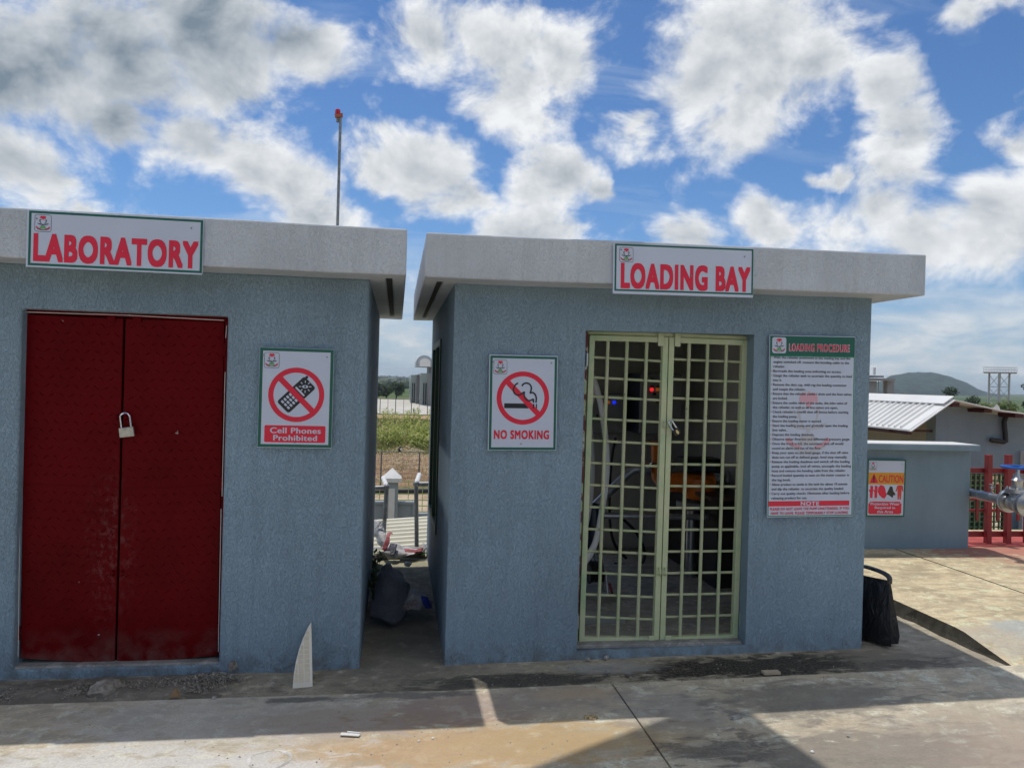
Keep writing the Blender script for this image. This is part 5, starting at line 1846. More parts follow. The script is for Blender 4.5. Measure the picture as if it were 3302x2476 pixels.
tag(lump.build('mortar_lump', M_DSTONE), 'fist sized mortar lump against the wall beside the red doors', 'rubble lump')
tri = MB().prism([(-.028, 0), (.026, 0), (.004, .048)], -.012, .012)
p = gp(553, 2258, .0)
tri.v = [(v[0] + p.x, v[2] + 4.335, v[1] - .004) for v in tri.v]
tag(tri.build('brick_chip', simple('orange_brick', (.40, .24, .13), .9)), 'triangular orange brick chip at the slab edge', 'brick chip')
for (x, y, r, lab_, mt) in ((690, 2252, .014, 'round pale pebble on the slab edge below the red doors', M_STONE), (1960, 2167, .018, 'pale stone in front of the gate sill, nearest the camera', M_STONE), (1955, 2122, .020, 'pale stone against the gate sill', M_STONE),
                            (1895, 2128, .017, 'grey stone at the foot of the wall left of the gate', M_STONE), (880, 2205, .014, 'small pale stone in front of the tile shard', M_STONE), (2618, 2425, .010, 'white pebble on the sunlit slab at the shadow edge', M_WHITEPAINT),
                            (1350, 2390, .008, 'white pebble in the orange stain, lower of two', M_WHITEPAINT), (1395, 2381, .008, 'white pebble in the orange stain, upper of two', M_WHITEPAINT), (2735, 2375, .010, 'dark edged pale chip on the sunlit slab', M_STONE)):
    z = gz(onZ(x, y, 0).x)
    p = onZ(x, y, z)
    tag(stone((p.x, p.y, z + r * .35), r, 1).build('pebble', mt), lab_, 'pebble')
p = onZ(1905, 2308, .02)
bb = MB().box(-.035, .035, -.012, .012, 0, .012).box(-.012, .022, -.026, -.012, 0, .010)
crumple(bb, .004, 60)
bb.v = [(v[0] + p.x, v[1] + p.y, v[2] + gz(p.x)) for v in bb.v]
tag(bb.build('timber_chip', simple('pale_timber', (.50, .38, .20), .8, var=.4, vs=60)), 'small splintered wood chip on the shaded slab', 'wood chip')
p = onZ(2374, 2315, .02)
bb = MB().box(-.030, .030, -.010, .010, 0, .014)
bb.v = [(v[0] * .94 - v[1] * .3 + p.x, v[0] * .3 + v[1] * .94 + p.y, v[2] + gz(p.x)) for v in bb.v]
tag(bb.build('mortar_chip', M_STONE), 'pale flat mortar chip near the end of the sunlit strip', 'mortar chip')
p = onZ(1130, 2373, .0)
bb = MB().box(-.045, .045, -.012, .012, .004, .008).box(-.02, .045, .0121, .018, .004, .014)
crumple(bb, .006, 25)
bb.v = [(v[0] * .98 + v[1] * .2 + p.x, -v[0] * .2 + v[1] * .98 + p.y, v[2] + .001) for v in bb.v]
tag(bb.build('plaster_flake', M_WHITEPAINT), 'long pale plaster flake on the shadow edge', 'plaster flake')
p = onZ(2487, 2172, .02)
bb = MB().box(-.055, .050, -.02, .02, 0, .016)
bb.v = [(v[0] + p.x, v[1] + p.y, v[2] + gz(p.x) - .004) for v in bb.v]
tag(bb.build('tile_chip', simple('tan_tile', (.45, .36, .26), .8)), 'flat tan tile chip at the edge of the black stain', 'tile chip')
# ring mark left on the slab
ring = MB()
c = onZ(868, 2448, 0)
n = 60
for k in range(n):
    pass
vs, fs = [], []
for k in range(n):
    a = 2 * math.pi * k / n
    w1 = .100 + .004 * math.sin(a * 3)
    w0 = .084 + .004 * math.sin(a * 5 + 1)
    for rr in (w1, w0):
        x, y = c.x + rr * math.cos(a), c.y + rr * math.sin(a) * .95
        vs.append((x, y, slabz(x, y) + .0012))
fs = [(2 * k, 2 * ((k + 1) % n), 2 * ((k + 1) % n) + 1, 2 * k + 1) for k in range(n)]
ring.add(vs, fs)
tag(ring.build('cement_ring', concrete('cement_ring_mark', (.69, .66, .61), (.66, .63, .57)), fix=False), 'faint pale ring of cement on the slab at the picture edge', 'ring mark')

# ------------------------------------------------------------------ beacon mast behind the laboratory
ms = thing('beacon_mast', 'thin grey mast with a red beacon rising behind the laboratory roof', 'mast', (px(1088, 727, 16).x, 16, -3.2))
tp_ = px(1098, 378, 16)
bt_ = px(1088, 727, 16)
put(MB().cyl((bt_.x, 16, -3.2), tp_, .034, .028, n=10), 'pole', M_PIPEGREY, ms, smooth=True)
M_CORAL = simple('coral_bracket', (.45, .13, .08), .5)
put(MB().box(tp_.x - .045, tp_.x + .045, 15.96, 16.04, tp_.z, tp_.z + .07), 'pole_clamp', M_CORAL, ms, bevel=.005)
put(MB().bar(tp_ + Vector((-.12, 0, .04)), tp_ + Vector((-.02, 0, .04)), .02, .02), 'bracket_arm', M_CORAL, ms)
b0 = px(1089, 374, 16)
put(MB().lathe([(.02, 0), (.055, .0), (.06, .02), (.055, .06)], 14, b0 - Vector((0, 0, .04)), (0, 0, 1)), 'beacon_base', M_CORAL, ms, smooth=True)
put(MB().lathe([(.055, 0), (.055, .07), (.045, .10), (.01, .12)], 14, b0 + Vector((0, 0, .022)), (0, 0, 1)), 'beacon_lens', simple('red_beacon_glass', (.55, .01, .03), .2), ms, smooth=True)
put(MB().lathe([(.01, 0), (.03, .02), (.03, .07), (.01, .09)], 10, b0 - Vector((0, 0, .14)), (0, 0, 1)), 'cable_gland', M_PIPEGREY, ms, smooth=True)

# ------------------------------------------------------------------ canopy added out of view, shaped to cast the wedge shadow on the slabs
cn = thing('added_canopy', 'added canopy sheet on posts outside the picture, shaped to shade the front slabs', 'canopy', (0, 0, 0))
Zc = 5.6
off = Vector((-.175 * Zc, .243 * Zc))
g0 = Vector((1.86, 4.05)) + off
e1 = Vector((-.879, -.477))
e2 = Vector((.146, -.989))
q = [g0, g0 + e1 * 2.6, g0 + e1 * 2.6 + e2 * 10, g0 + e2 * 10]
MB().hexa([(p.x, p.y, Zc) for p in q] + [(p.x, p.y, Zc + .04) for p in q]).build('shade_sheet', M_WHITEROOF, cn)
for p in (q[2] + (q[0] - q[2]) * .03, q[3] + (q[1] - q[3]) * .03):
    MB().cyl((p.x, p.y, -.02), (p.x, p.y, Zc), .05, n=10).build('shade_sheet_post', M_STEEL, cn, smooth=True)
# ------------------------------------------------------------------ view through the alley
# cream sheet roof just below the pad
cr = thing('sheet_roof', 'cream corrugated sheet roof seen below through the alley', 'roof', (0, 9, -.3))
zn, zf = px(1290, 1806, 8.5).z, px(1290, 1684, 10.3).z
sl = MB()
ypos = 8.45
nrib = 9
prof_ = []
while ypos < 10.35:
    for dy, dz in ((0, 0), (.09, 0), (.105, .03), (.165, .03), (.18, 0)):
        prof_.append((ypos + dy, dz))
    ypos += .195
xl, xr = -1.6, 1.9
def crz(x, y, dz):
    t = (y - 8.5) / 1.8
    return zn + (zf - zn) * t + dz + (x + .1) * .07
n = len(prof_)
sl.add([(xl, y, crz(xl, y, dz)) for y, dz in prof_] + [(xr, y, crz(xr, y, dz)) for y, dz in prof_], [(i, i + 1, n + i + 1, n + i) for i in range(n - 1)])
put(sl, 'roof_sheet', M_CREAMROOF, cr, fix=False)
put(MB().box(-1.5, 1.8, 8.6, 8.72, -2.7, zn - .2).box(-1.5, 1.8, 10.1, 10.2, -2.9, zf - .2), 'roof_wall', M_FARWALL, cr)

# boundary wall with the white capped pier
WY = 28.0
bw = thing('boundary_wall', 'grey boundary wall with recessed panels behind the alley', 'wall', (-1, WY, -5.2))
def zat(y, Y, x=1270):
    return px(x, y, Y).z


zt, zt2 = zat(1626, WY, 1290), zat(1664, WY, 1370)
xs0 = px(1335, 1640, WY).x
M_GREYW = simple('boundary_grey_paint', (.30, .34, .36), .7, var=.08, vs=1)
put(MB().box(-14, xs0, WY + .06, WY + .22, -5.4, zt), 'wall_panel', M_GREYW, bw)
put(MB().box(xs0 + .001, 16, WY + .06, WY + .22, -5.4, zt2), 'wall_panel', M_GREYW, bw)
put(MB().box(-14, xs0 + .05, WY, WY + .28, zt, zt + .09), 'coping', M_GREYW, bw)
put(MB().box(xs0 + .051, 16, WY, WY + .28, zt2, zt2 + .09), 'coping', M_GREYW, bw)
put(MB().box(xs0 - .06, xs0 + .05, WY + .01, WY + .055, zt2, zt - .001), 'coping_drop', M_GREYW, bw)
pr_ = thing('gate_pier', 'grey pier with a white pyramid cap in the boundary wall', 'pier', (px(1263, 1690, WY).x, WY, -5.2))
pc = px(1263, 1600, WY).x
ze = zat(1552, WY, 1263)
put(MB().box(pc - .225, pc + .225, WY - .2, WY + .25, -5.4, ze), 'pier_shaft', M_GREYW, pr_)
put(MB().box(pc - .11, pc + .11, WY - .235, WY - .2005, -5.3, zat(1572, WY, 1263)), 'white_inset', M_WHITEPAINT, pr_)
zcap = ze + .14
apex = zat(1508, WY, 1263)
cp = MB().box(pc - .335, pc + .335, WY - .31, WY + .36, ze + .001, zcap)
put(cp, 'cap_base', M_WHITEPAINT, pr_)
put(MB().add([(pc - .335, WY - .31, zcap + .002), (pc + .335, WY - .31, zcap + .002), (pc + .335, WY + .36, zcap + .002), (pc - .335, WY + .36, zcap + .002), (pc, WY + .025, apex)], [(0, 1, 4), (1, 2, 4), (2, 3, 4), (3, 0, 4), (3, 2, 1, 0)]), 'cap_pyramid', M_WHITEPAINT, pr_)

# pale green mesh railing beyond the wall
gr2 = thing('mesh_railing', 'pale green wire railing beyond the boundary wall', 'railing', (0, 34, -6))
M_LIME = simple('pale_green_wire', (.42, .46, .20), .6)
GYR = 34.0
for yy in (1553, 1573, 1592, 1612, 1630, 1650):
    z = zat(yy, GYR, 1290)
    put(MB().cyl((-12, GYR, z), (14, GYR, z), .025, n=5), 'wire_rail', M_LIME, gr2)
for k in range(-8, 16):
    x = k * .62
    put(MB().cyl((x, GYR + .03, -6.1), (x, GYR + .03, zat(1548, GYR, 1290)), .016, n=5), 'upright', M_LIME, gr2)
# dark drain pipe along the road
tag(MB().tube([(-14, 52.5, -5.9), (-4, 52.2, -5.85), (0, 51.9, -5.88), (4, 52.3, -5.85), (14, 52.5, -5.9)], .16, 8).build('drain_hose', M_BLACK, smooth=True), 'black pipe lying along the sandy track', 'pipe')

# field fence with concrete-grey posts
FYR = 56.0
ff = thing('wire_fence', 'thin post and rail wire fence at the edge of the maize field', 'fence', (0, FYR, -6.1))
M_FENCE = simple('fence_steel', (.16, .16, .16), .6, .4)
ztp = zat(1456, FYR, 1290)
x0 = px(1229, 1500, FYR).x
dx = px(1352, 1500, FYR).x - x0
for k in range(-4, 6):
    put(MB().cyl((x0 + dx * k, FYR, -6.2), (x0 + dx * k, FYR, ztp), .055, n=6), 'post', M_FENCE, ff)
put(MB().cyl((x0 - dx * 4, FYR, ztp), (x0 + dx * 5, FYR, ztp), .035, n=6), 'top_rail', M_FENCE, ff)
wires = MB()
for k in range(1, 8):
    z = -6.1 + (ztp + 6.1) * k / 8
    wires.cyl((x0 - dx * 4, FYR, z), (x0 + dx * 5, FYR, z), .010, n=4, caps=False)
k = x0 - dx * 2
while k < x0 + dx * 3:
    wires.cyl((k, FYR, -6.1), (k + .6, FYR, ztp), .006, n=3, caps=False)
    wires.cyl((k + .6, FYR, -6.1), (k, FYR, ztp), .006, n=3, caps=False)
    k += .3
w_ = put(wires, 'wire_mesh', M_FENCE, ff, fix=False)
w_['kind'] = 'stuff'
# crow on the fence
cw = thing('crow', 'black and white crow perched on the field fence', 'bird', px(1289, 1456, FYR))
put(MB().ball(px(1289, 1450, FYR), .12, .16, .17, 10, 8).ball(px(1290, 1442, FYR), .075, .08, .075, 8, 6).cyl(px(1292, 1442, FYR), px(1296, 1443, FYR), .03, .004, n=6).cyl(px(1287, 1452, FYR), px(1284, 1459, FYR), .05, .02, n=6), 'body', M_BLACK, cw, smooth=True)
put(MB().ball(px(1291, 1449, FYR) + Vector((.03, -.10, 0)), .06, .06, .08, 8, 6), 'breast', M_WHITEPAINT, cw, smooth=True)

# dry stalks heaped behind the fence
M_STRAW = leafmat('dry_stalk', (.48, .38, .22), (.34, .25, .14), .15)
hp = MB()
for k in range(900):
    x = random.gauss(px(1300, 1500, 66).x, 1.2) + random.uniform(-1, 1)
    y = random.uniform(59, 77)
    z = -6.15 + random.uniform(0, .5) + max(0, .8 - abs(x - px(1310, 1500, 66).x) * .35)
    a = random.uniform(0, 6.28)
    l = random.uniform(.3, .9)
    d = Vector((math.cos(a) * l, math.sin(a) * l, random.uniform(-.25, .35)))
    s_ = Vector((-math.sin(a), math.cos(a), .3)) * random.uniform(.02, .05)
    b = Vector((x, y, z))
    hp.add([b - s_, b + d - s_ * .3, b + d + s_ * .3, b + s_], [(0, 1, 2, 3)])
tag(hp.build('dry_stalks', M_STRAW, fix=False), 'heap of dry crop stalks behind the wire fence', 'stalks', kind='stuff')
# low weeds across the field
M_FIELD = leafmat('field_green', (.14, .22, .035), (.26, .30, .07), .35)
M_FIELD2 = leafmat('field_straw', (.34, .26, .10), (.22, .20, .07), .2)
for mt, nn, seed in ((M_FIELD, 2600, 1), (M_FIELD2, 3400, 2)):
    gc = MB()
    for k in range(nn):
        y = random.uniform(80, 150)
        xm = -.028 * y
        x = px(1290, 1400, y).x + random.uniform(-.062, .062) * y
        b = Vector((x, y, tz(x, y) - .02))
        hgt = random.uniform(.15, .5)
        a = random.uniform(0, 6.28)
        w = random.uniform(.05, .14)
        t = Vector((random.uniform(-.2, .2), random.uniform(-.2, .2), hgt))
        e = Vector((math.cos(a), math.sin(a), 0)) * w
        gc.add([b - e, b + e, b + t], [(0, 1, 2)])
    tag(gc.build('field_weeds', mt, fix=False), ('green' if seed == 1 else 'straw coloured') + ' undergrowth between the maize plants', 'weeds', kind='stuff')
# maize
M_MAIZE = leafmat('maize_leaf', (.26, .33, .05), (.46, .46, .14), .45)


def maize_proto(hgt, seed):
    random.seed(seed)
    r = thing('maize_plant', 'leafy maize plant in the field beyond the fence', 'maize plant', (0, 0, 0), 'maize plants in the field')
    MB().tube([(0, 0, 0), (.02, 0, hgt * .5), (.03, .02, hgt)], [.03, .025, .01], 5).build('stalk', M_MAIZE, r, fix=False)
    lf = MB()
    for k in range(11):
        z = hgt * (.15 + .8 * k / 11)
        a = k * 2.6 + random.uniform(-.5, .5)
        l = random.uniform(.6, .95)
        u = Vector((math.cos(a), math.sin(a), 0))
        s_ = Vector((-math.sin(a), math.cos(a), 0)) * .085
        p0, p1, p2 = Vector((0, 0, z)), Vector((0, 0, z + .28)) + u * l * .5, Vector((0, 0, z + random.uniform(-.05, .15))) + u * l
        lf.add([p0 - s_ * .5, p0 + s_ * .5, p1 + s_, p1 - s_, p2], [(0, 1, 2, 3), (3, 2, 4)])
    lf.build('leaves', M_MAIZE, r, fix=False)
    return r


protos = [maize_proto(1.9, 3), maize_proto(1.6, 5), maize_proto(2.2, 8)]
random.seed(21)
spots = []
for k in range(120):
    y = random.choice((random.uniform(86, 101), random.uniform(88, 99), random.uniform(118, 146)))
    x = px(random.uniform(1190, 1392), 1400, y).x
    spots.append((x, y))
for i, (x, y) in enumerate(spots):
    o = protos[i] if i < 3 else copytree(protos[i % 3])
    o.location = (x, y, tz(x, y) - .05)
    o.rotation_euler = (0, 0, random.uniform(0, 6.28))
    s_ = random.uniform(.9, 1.35)
    o.scale = (s_, s_, s_)

# dirt road and paved yard beyond
M_DIRT = simple('orange_dirt', (.50, .31, .17), .95, var=.2, vs=.3)
ro = sheet(frange(-60, 60, 30), [150.5, 155, 160, 164.5], lambda x, y: tz(x, y) + .06).build('dirt_road', M_DIRT, fix=False)
structure(ro)['label'] = 'orange dirt road between the maize and the paved yard'
ya = sheet(frange(-70, 90, 40), frange(169, 285, 20), lambda x, y: tz(x, y) + .08).build('paved_yard', simple('pale_paving', (.56, .52, .45), .9, var=.08, vs=.2), fix=False)
structure(ya)['label'] = 'pale paved yard in front of the terminal'
yf = thing('yard_fence', 'tall thin steel fence along the paved yard', 'fence', (0, 167.5, -6.3))
YF = 167.5
zt_ = zat(1287, YF, 1290)
for xx in (1180, 1202, 1226, 1251, 1276, 1302, 1327, 1352, 1379, 1405):
    x = px(xx, 1300, YF).x
    put(MB().cyl((x, YF, -6.4), (x, YF, zt_), .09 if xx in (1276, 1327, 1379, 1226) else .05, n=5), 'post', M_FENCE, yf)
put(MB().cyl((px(1170, 1300, YF).x, YF, zt_), (px(1410, 1300, YF).x, YF, zt_), .05, n=5), 'top_rail', M_FENCE, yf)
for k in range(9):
    x = px(1297 + k * 8 + random.uniform(-3, 3), 1336, 166).x
    tag(stone((x, 166, tz(x, 166) + .1), random.uniform(.25, .45), k, .6).build('kerb_stone', M_DSTONE), 'dark stone lying along the foot of the yard fence', 'stone', group='stones along the yard fence')

# person walking along the road
pb = px(1334, 1337, 166.0)
pers = thing('person', 'person in dark clothes walking along the yard fence', 'person', (pb.x, 166.0, tz(pb.x, 166) + .02))
me = bpy.data.meshes.new('person_body')
J = [(0, 0, .93), (0, 0, 1.15), (.01, 0, 1.40), (.02, 0, 1.52), (.04, 0, 1.64), (.03, 0, 1.74),
     (.0, .17, 1.40), (-.08, .21, 1.14), (.05, .20, .92), (.0, -.17, 1.40), (.06, -.21, 1.14), (.18, -.19, .96),
     (.0, .09, .88), (.16, .09, .48), (.14, .09, .08), (.26, .10, .04), (.0, -.09, .88), (-.10, -.09, .48), (-.30, -.09, .12), (-.20, -.10, .03)]
E = [(0, 1), (1, 2), (2, 3), (3, 4), (4, 5), (2, 6), (6, 7), (7, 8), (2, 9), (9, 10), (10, 11), (0, 12), (12, 13), (13, 14), (14, 15), (0, 16), (16, 17), (17, 18), (18, 19)]
RAD = [.15, .14, .17, .06, .10, .07, .07, .05, .04, .07, .05, .04, .10, .07, .05, .04, .10, .07, .05, .04]
me.from_pydata(J, E, [])
po_ = bpy.data.objects.new('person_body', me)
COL.objects.link(po_)
md = po_.modifiers.new('skin', 'SKIN')
for i, r_ in enumerate(RAD):
    me.skin_vertices[0].data[i].radius = (r_, r_ * .8)
me.skin_vertices[0].data[0].use_root = True
po_.modifiers.new('smooth', 'SUBSURF').levels = 1
dg = bpy.context.evaluated_depsgraph_get()
bm2 = bpy.data.meshes.new_from_object(po_.evaluated_get(dg))
bpy.data.objects.remove(po_)
bm2.materials.clear()
bm2.materials.append(simple('dark_clothes', (.02, .02, .025), .8))
bm2.materials.append(simple('brown_skin', (.10, .05, .03), .6))
for f in bm2.polygons:
    z = f.center.z
    f.material_index = 1 if z > 1.50 or (z < 1.02 and abs(f.center.y) > .17 and z > .85) else 0
o = link('person_body', bm2, None, pers, smooth=True)

# terminal building with barrel vaulted canopy
tm_ = thing('terminal_building', 'grey panelled terminal building with a barrel vault canopy', 'building', (px(1370, 1310, 235).x, 235, -6.3))
M_CLAD = simple('silver_cladding', (.42, .45, .46), .45, .2, var=.05, vs=.5)
M_CLADD = simple('grey_cladding', (.17, .17, .17), .5, var=.05, vs=.5)
M_GLASSG = simple('pale_green_glazing', (.36, .42, .40), .2, var=.05, vs=.4)
def bxp(x0, x1, y0, Y, dp, name, mt, zb=-6.3):
    a, b_ = px(x0, y0, Y), px(x1, y0, Y)
    return put(MB().box(a.x, b_.x, Y, Y + dp, zb, a.z), name, mt, tm_)


bxp(1325, 1343, 1209, 245, 30, 'glazed_bay', M_GLASSG)
bxp(1343, 1355, 1208, 238, 40, 'clad_pier', M_CLADD)
bxp(1356, 1383, 1203, 230, 30, 'glazed_bay', M_GLASSG)
bxp(1383, 1420, 1202, 224, 40, 'clad_pier', M_CLADD)
for x in (1329, 1335):
    a = px(x, 1235, 244.9)
    put(MB().box(a.x, a.x + .3, 244.85, 244.95, -6.0, a.z), 'window_slot', M_BLACK, tm_)
for x in (1365, 1372):
    a = px(x, 1235, 229.9)
    put(MB().box(a.x, a.x + .34, 229.85, 229.95, -6.0, a.z), 'window_slot', M_BLACK, tm_)
vx, vzb = px(1362, 1180, 232), px(1362, 1170, 232).z
vr_ = px(1388, 1180, 232).x - vx.x
for k, (yy, rr, hh, mt) in enumerate(((232, 1.0, 1.0, M_CLAD), (229, .82, .78, M_CLAD), (226, .62, .52, M_WHITEPAINT))):
    mb = MB()
    n = 16
    vs = []
    for Yv in (yy - 3, yy + (16 if k == 0 else 0)):
        for i in range(n + 1):
            g = math.pi * i / n
            vs.append((vx.x + .5 + vr_ * rr * math.cos(g), Yv, vzb + vr_ * .9 * hh * math.sin(g)))
        vs.append((vx.x + .5 + vr_ * rr, Yv, vzb - 1.2))
        vs.append((vx.x + .5 - vr_ * rr, Yv, vzb - 1.2))
    m1 = n + 3
    order = list(range(n + 1)) + [n + 2, n + 1]
    mb.v = vs
    mb.f = [tuple(order), tuple(i + m1 for i in reversed(order))]
    for a, b_ in zip(order, order[1:] + order[:1]):
        mb.f.append((a, b_, b_ + m1, a + m1))
    put(mb, 'barrel_vault', mt, tm_)
put(MB().box(vx.x + vr_ * .8, vx.x + vr_ * 2, 230, 246, px(1380, 1205, 232).z, vzb - 1.0), 'vault_support', M_CLADD, tm_)


# ------------------------------------------------------------------ trees
M_CROWN = leafmat('tree_leaf_dark', (.022, .045, .014), (.05, .085, .025), .15)
M_CROWN2 = leafmat('tree_leaf_lime', (.10, .15, .03), (.20, .24, .06), .3)
M_BARK = simple('bark', (.09, .07, .05), .9)


def tree(name, label, base, hgt, rx, mat, n, leaf, trunkr=.2, conical=False, group=None):
    r = thing(name, label, 'tree', base, group)
    tk = MB().tube([(0, 0, -.3), (.05 * hgt * .2, 0, hgt * .3), (0, 0, hgt * .62)], [trunkr, trunkr * .7, trunkr * .25], 7)
    cl = []
    for k in range(9):
        a = random.uniform(0, 6.28)
        if conical:
            z = random.uniform(.15, .98)
            q = rx * (1 - z) * .6
        else:
            z = random.uniform(.30, .86)
            q = rx * random.uniform(.25, .72)
        c = Vector((math.cos(a) * q, math.sin(a) * q, hgt * z))
        cl.append((c, rx * random.uniform(.30, .48) * ((1.15 - z) if conical else 1)))
        tk.tube([(0, 0, hgt * .3), c * .6 + Vector((0, 0, hgt * .12)), c], [trunkr * .4, trunkr * .25, trunkr * .1], 5)
    tk.build('trunk', M_BARK, r, fix=False)
    cr_ = MB()
    for k in range(n):
        c, q = random.choice(cl)
        d = Vector((random.gauss(0, 1), random.gauss(0, 1), random.gauss(0, 1))).normalized()
        p = c + Vector((d.x, d.y, d.z * .8)) * q * random.uniform(.55, 1.08)
        u = Vector((random.gauss(0, 1), random.gauss(0, 1), random.gauss(0, .6))).normalized()
        v = u.cross(d).normalized() if abs(u.dot(d)) < .98 else u.orthogonal().normalized()
        w = leaf * random.uniform(.5, 1.2)
        cr_.add([p - u * w, p - v * w * .45, p + u * w, p + v * w * .45], [(0, 1, 2, 3)])
    cr_.build('crown', mat, r, fix=False)
    return r


def base_at(x, Y):
    p = px(x, 1300, Y)
    return Vector((p.x, Y, tz(p.x, Y)))


def tree_px(name, label, x, ytop, Y, wpx, mat, n, leaf, **kw):
    b = base_at(x, Y)
    hgt = (px(x, ytop, Y).z - b.z) / .97
    rx = wpx / 2 / FPX * Y * 1.05
    return tree(name, label, b, hgt, rx, mat, n, leaf, **kw)


tree_px('broadleaf_tree', 'dark broad tree beyond the paved yard nearest the terminal', 1277, 1232, 292, 66, M_CROWN, 2600, .42, trunkr=.3)
tree_px('broadleaf_tree', 'dark broad tree beyond the yard beside the laboratory corner', 1212, 1231, 286, 72, M_CROWN, 2600, .42, trunkr=.3)
tree_px('broadleaf_tree', 'dark tree half hidden between the two yard trees', 1245, 1250, 300, 40, M_CROWN, 1500, .42, trunkr=.3)
tree_px('broadleaf_tree', 'dark round tree behind the white sheet roof', 3106, 1240, 120, 112, M_CROWN, 3200, .22, trunkr=.25)
tree_px('conifer_tree', 'small pointed evergreen behind the white roof, nearer the hill', 3005, 1262, 60, 15, M_CROWN, 500, .07, trunkr=.05, conical=True)
tree_px('conifer_tree', 'small pointed evergreen behind the white roof, nearer the round tree', 3036, 1262, 60, 17, M_CROWN, 500, .07, trunkr=.05, conical=True)
tree_px('conifer_tree', 'thin pointed evergreen in front of the far canopy', 2856, 1252, 66, 10, M_CROWN, 400, .07, trunkr=.05, conical=True)
for x, yt, Y, w, l in ((3165, 1278, 70, 120, 'lime green tree left of the steel tower legs'), (3228, 1282, 62, 150, 'lime green tree in front of the steel tower'), (3296, 1272, 58, 160, 'lime green tree at the picture edge behind the pump house')):
    tree_px('bushy_tree', l, x, yt, Y, w, M_CROWN2, 3600, .17, trunkr=.12)
tree_px('broadleaf_tree', 'dark branching tree cut by the picture edge beside the steel tower', 3330, 1212, 80, 90, M_CROWN, 1100, .2, trunkr=.15)

# far tree lines
M_FARTREE = leafmat('far_tree', (.03, .055, .02), (.06, .09, .03), .1)
ft = MB()
for k in range(900):
    y = random.choice((random.uniform(700, 1600), random.uniform(1600, 3200), random.uniform(3200, 4700)))
    u = random.uniform(-.16, .02) if random.random() < .5 else random.uniform(.45, .72)
    x = y * u
    r = random.uniform(2.0, 5.5)
    ft.ball((x, y, tz(x, y) + r * .6), r * random.uniform(1, 2.2), r, r * random.uniform(.7, 1.2), 6, 4, .25)
tag(ft.build('treeline', M_FARTREE, fix=False), 'distant scattered bushes and tree lines on the plain', 'treeline', kind='stuff')

# wooded hill
HY = 2500
hp_ = [(2700, 1262), (2780, 1250), (2840, 1228), (2866, 1214), (2890, 1207), (2926, 1202), (2960, 1200), (2998, 1199), (3020, 1203), (3040, 1209), (3075, 1219), (3108, 1229), (3130, 1240), (3149, 1252), (3184, 1264), (3260, 1280), (3400, 1290)]
hcols, hrows = frange(2640, 3420, 150), frange(-1, 1, 44)


def hill_y(x):
    for (xa, ya_), (xb, yb_) in zip(hp_, hp_[1:]):
        if xa <= x <= xb:
            return ya_ + (yb_ - ya_) * (x - xa) / (xb - xa)
    return 1300


hs = MB()
for t in hrows:
    for x in hcols:
        d = ray(x, 1238)
        d = Vector((d.x, d.y, 0)) / d.y
        top = px(x, hill_y(x), HY).z
        f = max(0, 1 - t * t) ** .7
        b = Vector((0, 0, 0)) + d * HY * (1 + t * .13)
        q = mnoise.noise(Vector((b.x * .02, b.y * .02, 0))) * 5 + mnoise.noise(Vector((b.x * .08, b.y * .08, 0))) * 3
        hs.v.append((b.x, b.y, -14 + (top + 12) * f + q * f))
nc = len(hcols)
for j in range(len(hrows) - 1):
    for i in range(nc - 1):
        hs.f.append((j * nc + i, j * nc + i + 1, (j + 1) * nc + i + 1, (j + 1) * nc + i))
ho = hs.build('hill', simple('wooded_hill', (.035, .062, .038), .95, var=.5, vs=.05), smooth=True, fix=False)
structure(ho)['label'] = 'wooded hill on the horizon beyond the pump house'

# far canopy and steel water tower stand
CYY = 72.0
gc2 = thing('gate_canopy', 'grey flat roofed canopy on columns beside the loading bay corner', 'canopy', (px(2845, 1275, CYY).x, CYY, -6.3))
def fbox(par, x0, y0, x1, y1, Y, dp, name, mt):
    a, b_ = px(x0, y0, Y), px(x1, y1, Y)
    return put(MB().box(a.x, b_.x, Y, Y + dp, b_.z, a.z), name, mt, par)


M_CONC = simple('grey_concrete_far', (.30, .31, .32), .8, var=.06, vs=1)
fbox(gc2, 2760, 1217, 2887, 1228, CYY, 5, 'roof_slab', M_CONC)
fbox(gc2, 2760, 1209, 2850, 1216.9, CYY + .4, 4, 'upper_slab', M_CLADD)
for x0, x1 in ((2803, 2820), (2862, 2877)):
    fbox(gc2, x0, 1228.2, x1, 1480, CYY + .6, .6, 'column', M_CONC)
for x in (2833, 2849):
    a = px(x, 1228, CYY + .8)
    put(MB().cyl((a.x, a.y, -6), a, .04, n=6), 'thin_post', M_CONC, gc2)
fbox(gc2, 2819, 1185, 2824, 1209, CYY + 1, .2, 'chimney', M_WHITEPAINT)
TY = 150.0
tc_ = px(3222, 1300, TY)
tang = math.atan2(tc_.x, TY)
wt = thing('tower_stand', 'steel lattice tower stand with a railed platform on the horizon', 'tower', (tc_.x, TY, -6.3), rz=-tang)
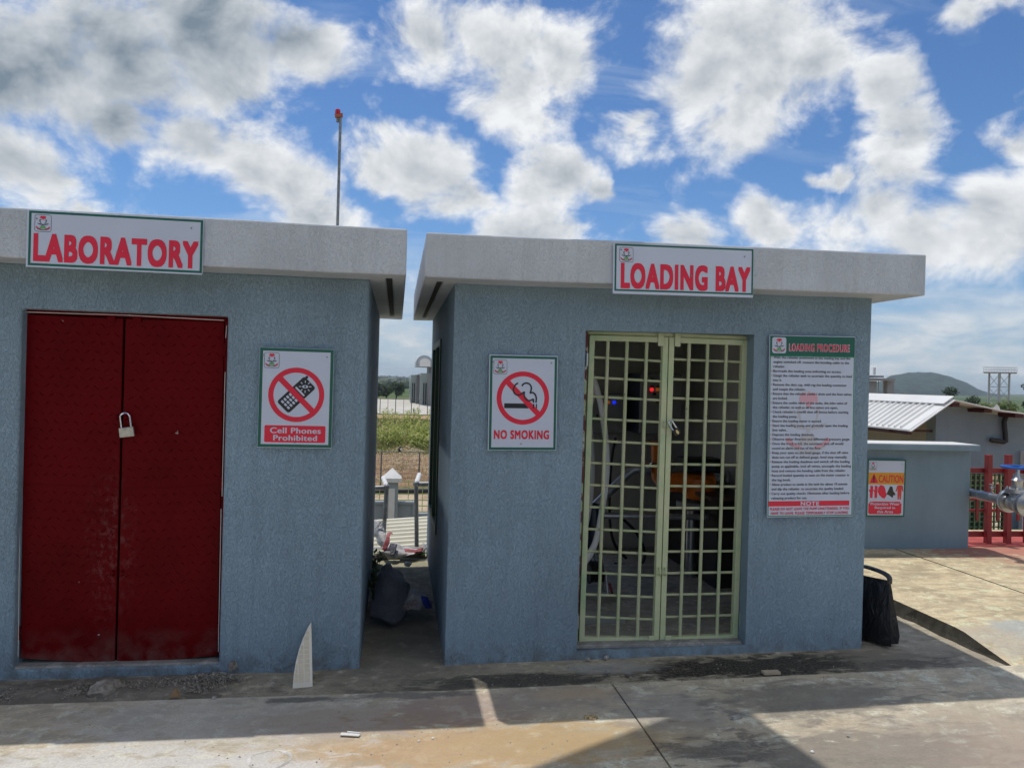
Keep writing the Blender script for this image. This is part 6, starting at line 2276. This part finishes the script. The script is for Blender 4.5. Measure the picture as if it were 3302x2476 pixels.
M_TOWER = simple('pale_grey_steel', (.46, .47, .47), .5, .3, var=.08)


def tx(x):
    return (px(x, 1204, TY).x - tc_.x) * math.cos(tang)


zd, zr = px(3222, 1200, TY).z + 6.3, px(3222, 1185, TY).z + 6.3
x0, x1 = tx(3171), tx(3278)
MB().box(x0, x1, -2.6, 2.6, zd - .25, zd).build('platform_deck', M_TOWER, wt)
legs = [(tx(3190), -.5), (tx(3222), -2.3), (tx(3255), -.5), (tx(3224), 2.2)]
for lx, ly in legs:
    MB().cyl((lx, ly, -.1), (lx, ly, zd - .25), .2, n=8).build('leg', M_TOWER, wt)
for i in range(2):
    (xa, ya_), (xb, yb_) = legs[i], legs[i + 1]
    for z0_, z1_ in ((zd - .6, zd - 3.2), (zd - 3.4, zd - 6.0), (zd - 6.1, zd - 8.6)):
        MB().cyl((xa, ya_, z0_), (xb, yb_, z1_), .06, n=5).build('brace', M_TOWER, wt)
        MB().cyl((xb, yb_, z0_), (xa, ya_, z1_), .06, n=5).build('brace', M_TOWER, wt)
        MB().cyl((xa, ya_, z1_), (xb, yb_, z1_), .08, n=5).build('strut', M_TOWER, wt)
for k in range(13):
    x = x0 + (x1 - x0) * k / 12
    MB().cyl((x, -2.6, zd), (x, -2.6, zr), .035, n=5).build('baluster', M_TOWER, wt)
for z in (zr, (zr + zd) / 2):
    for y in (-2.6, 2.6):
        MB().cyl((x0, y, z), (x1, y, z), .035, n=5).build('guard_rail', M_TOWER, wt)

# ------------------------------------------------------------------ air
HAZE = .00013
hzb = MB().box(-6300, 6300, -6300, 6500, -16, 75).build('haze', None)
hm = bpy.data.materials.new('haze')
hm.use_nodes = True
hm.node_tree.nodes.clear()
pv = N(hm.node_tree, 'ShaderNodeVolumePrincipled', {'Color': (.72, .82, .95, 1), 'Density': HAZE, 'Anisotropy': .2})
ou = N(hm.node_tree, 'ShaderNodeOutputMaterial')
hm.node_tree.links.new(pv.outputs[0], ou.inputs['Volume'])
hzb.data.materials.append(hm)
tag(hzb, 'thin pale daylight haze over the whole place', 'haze', kind='stuff')
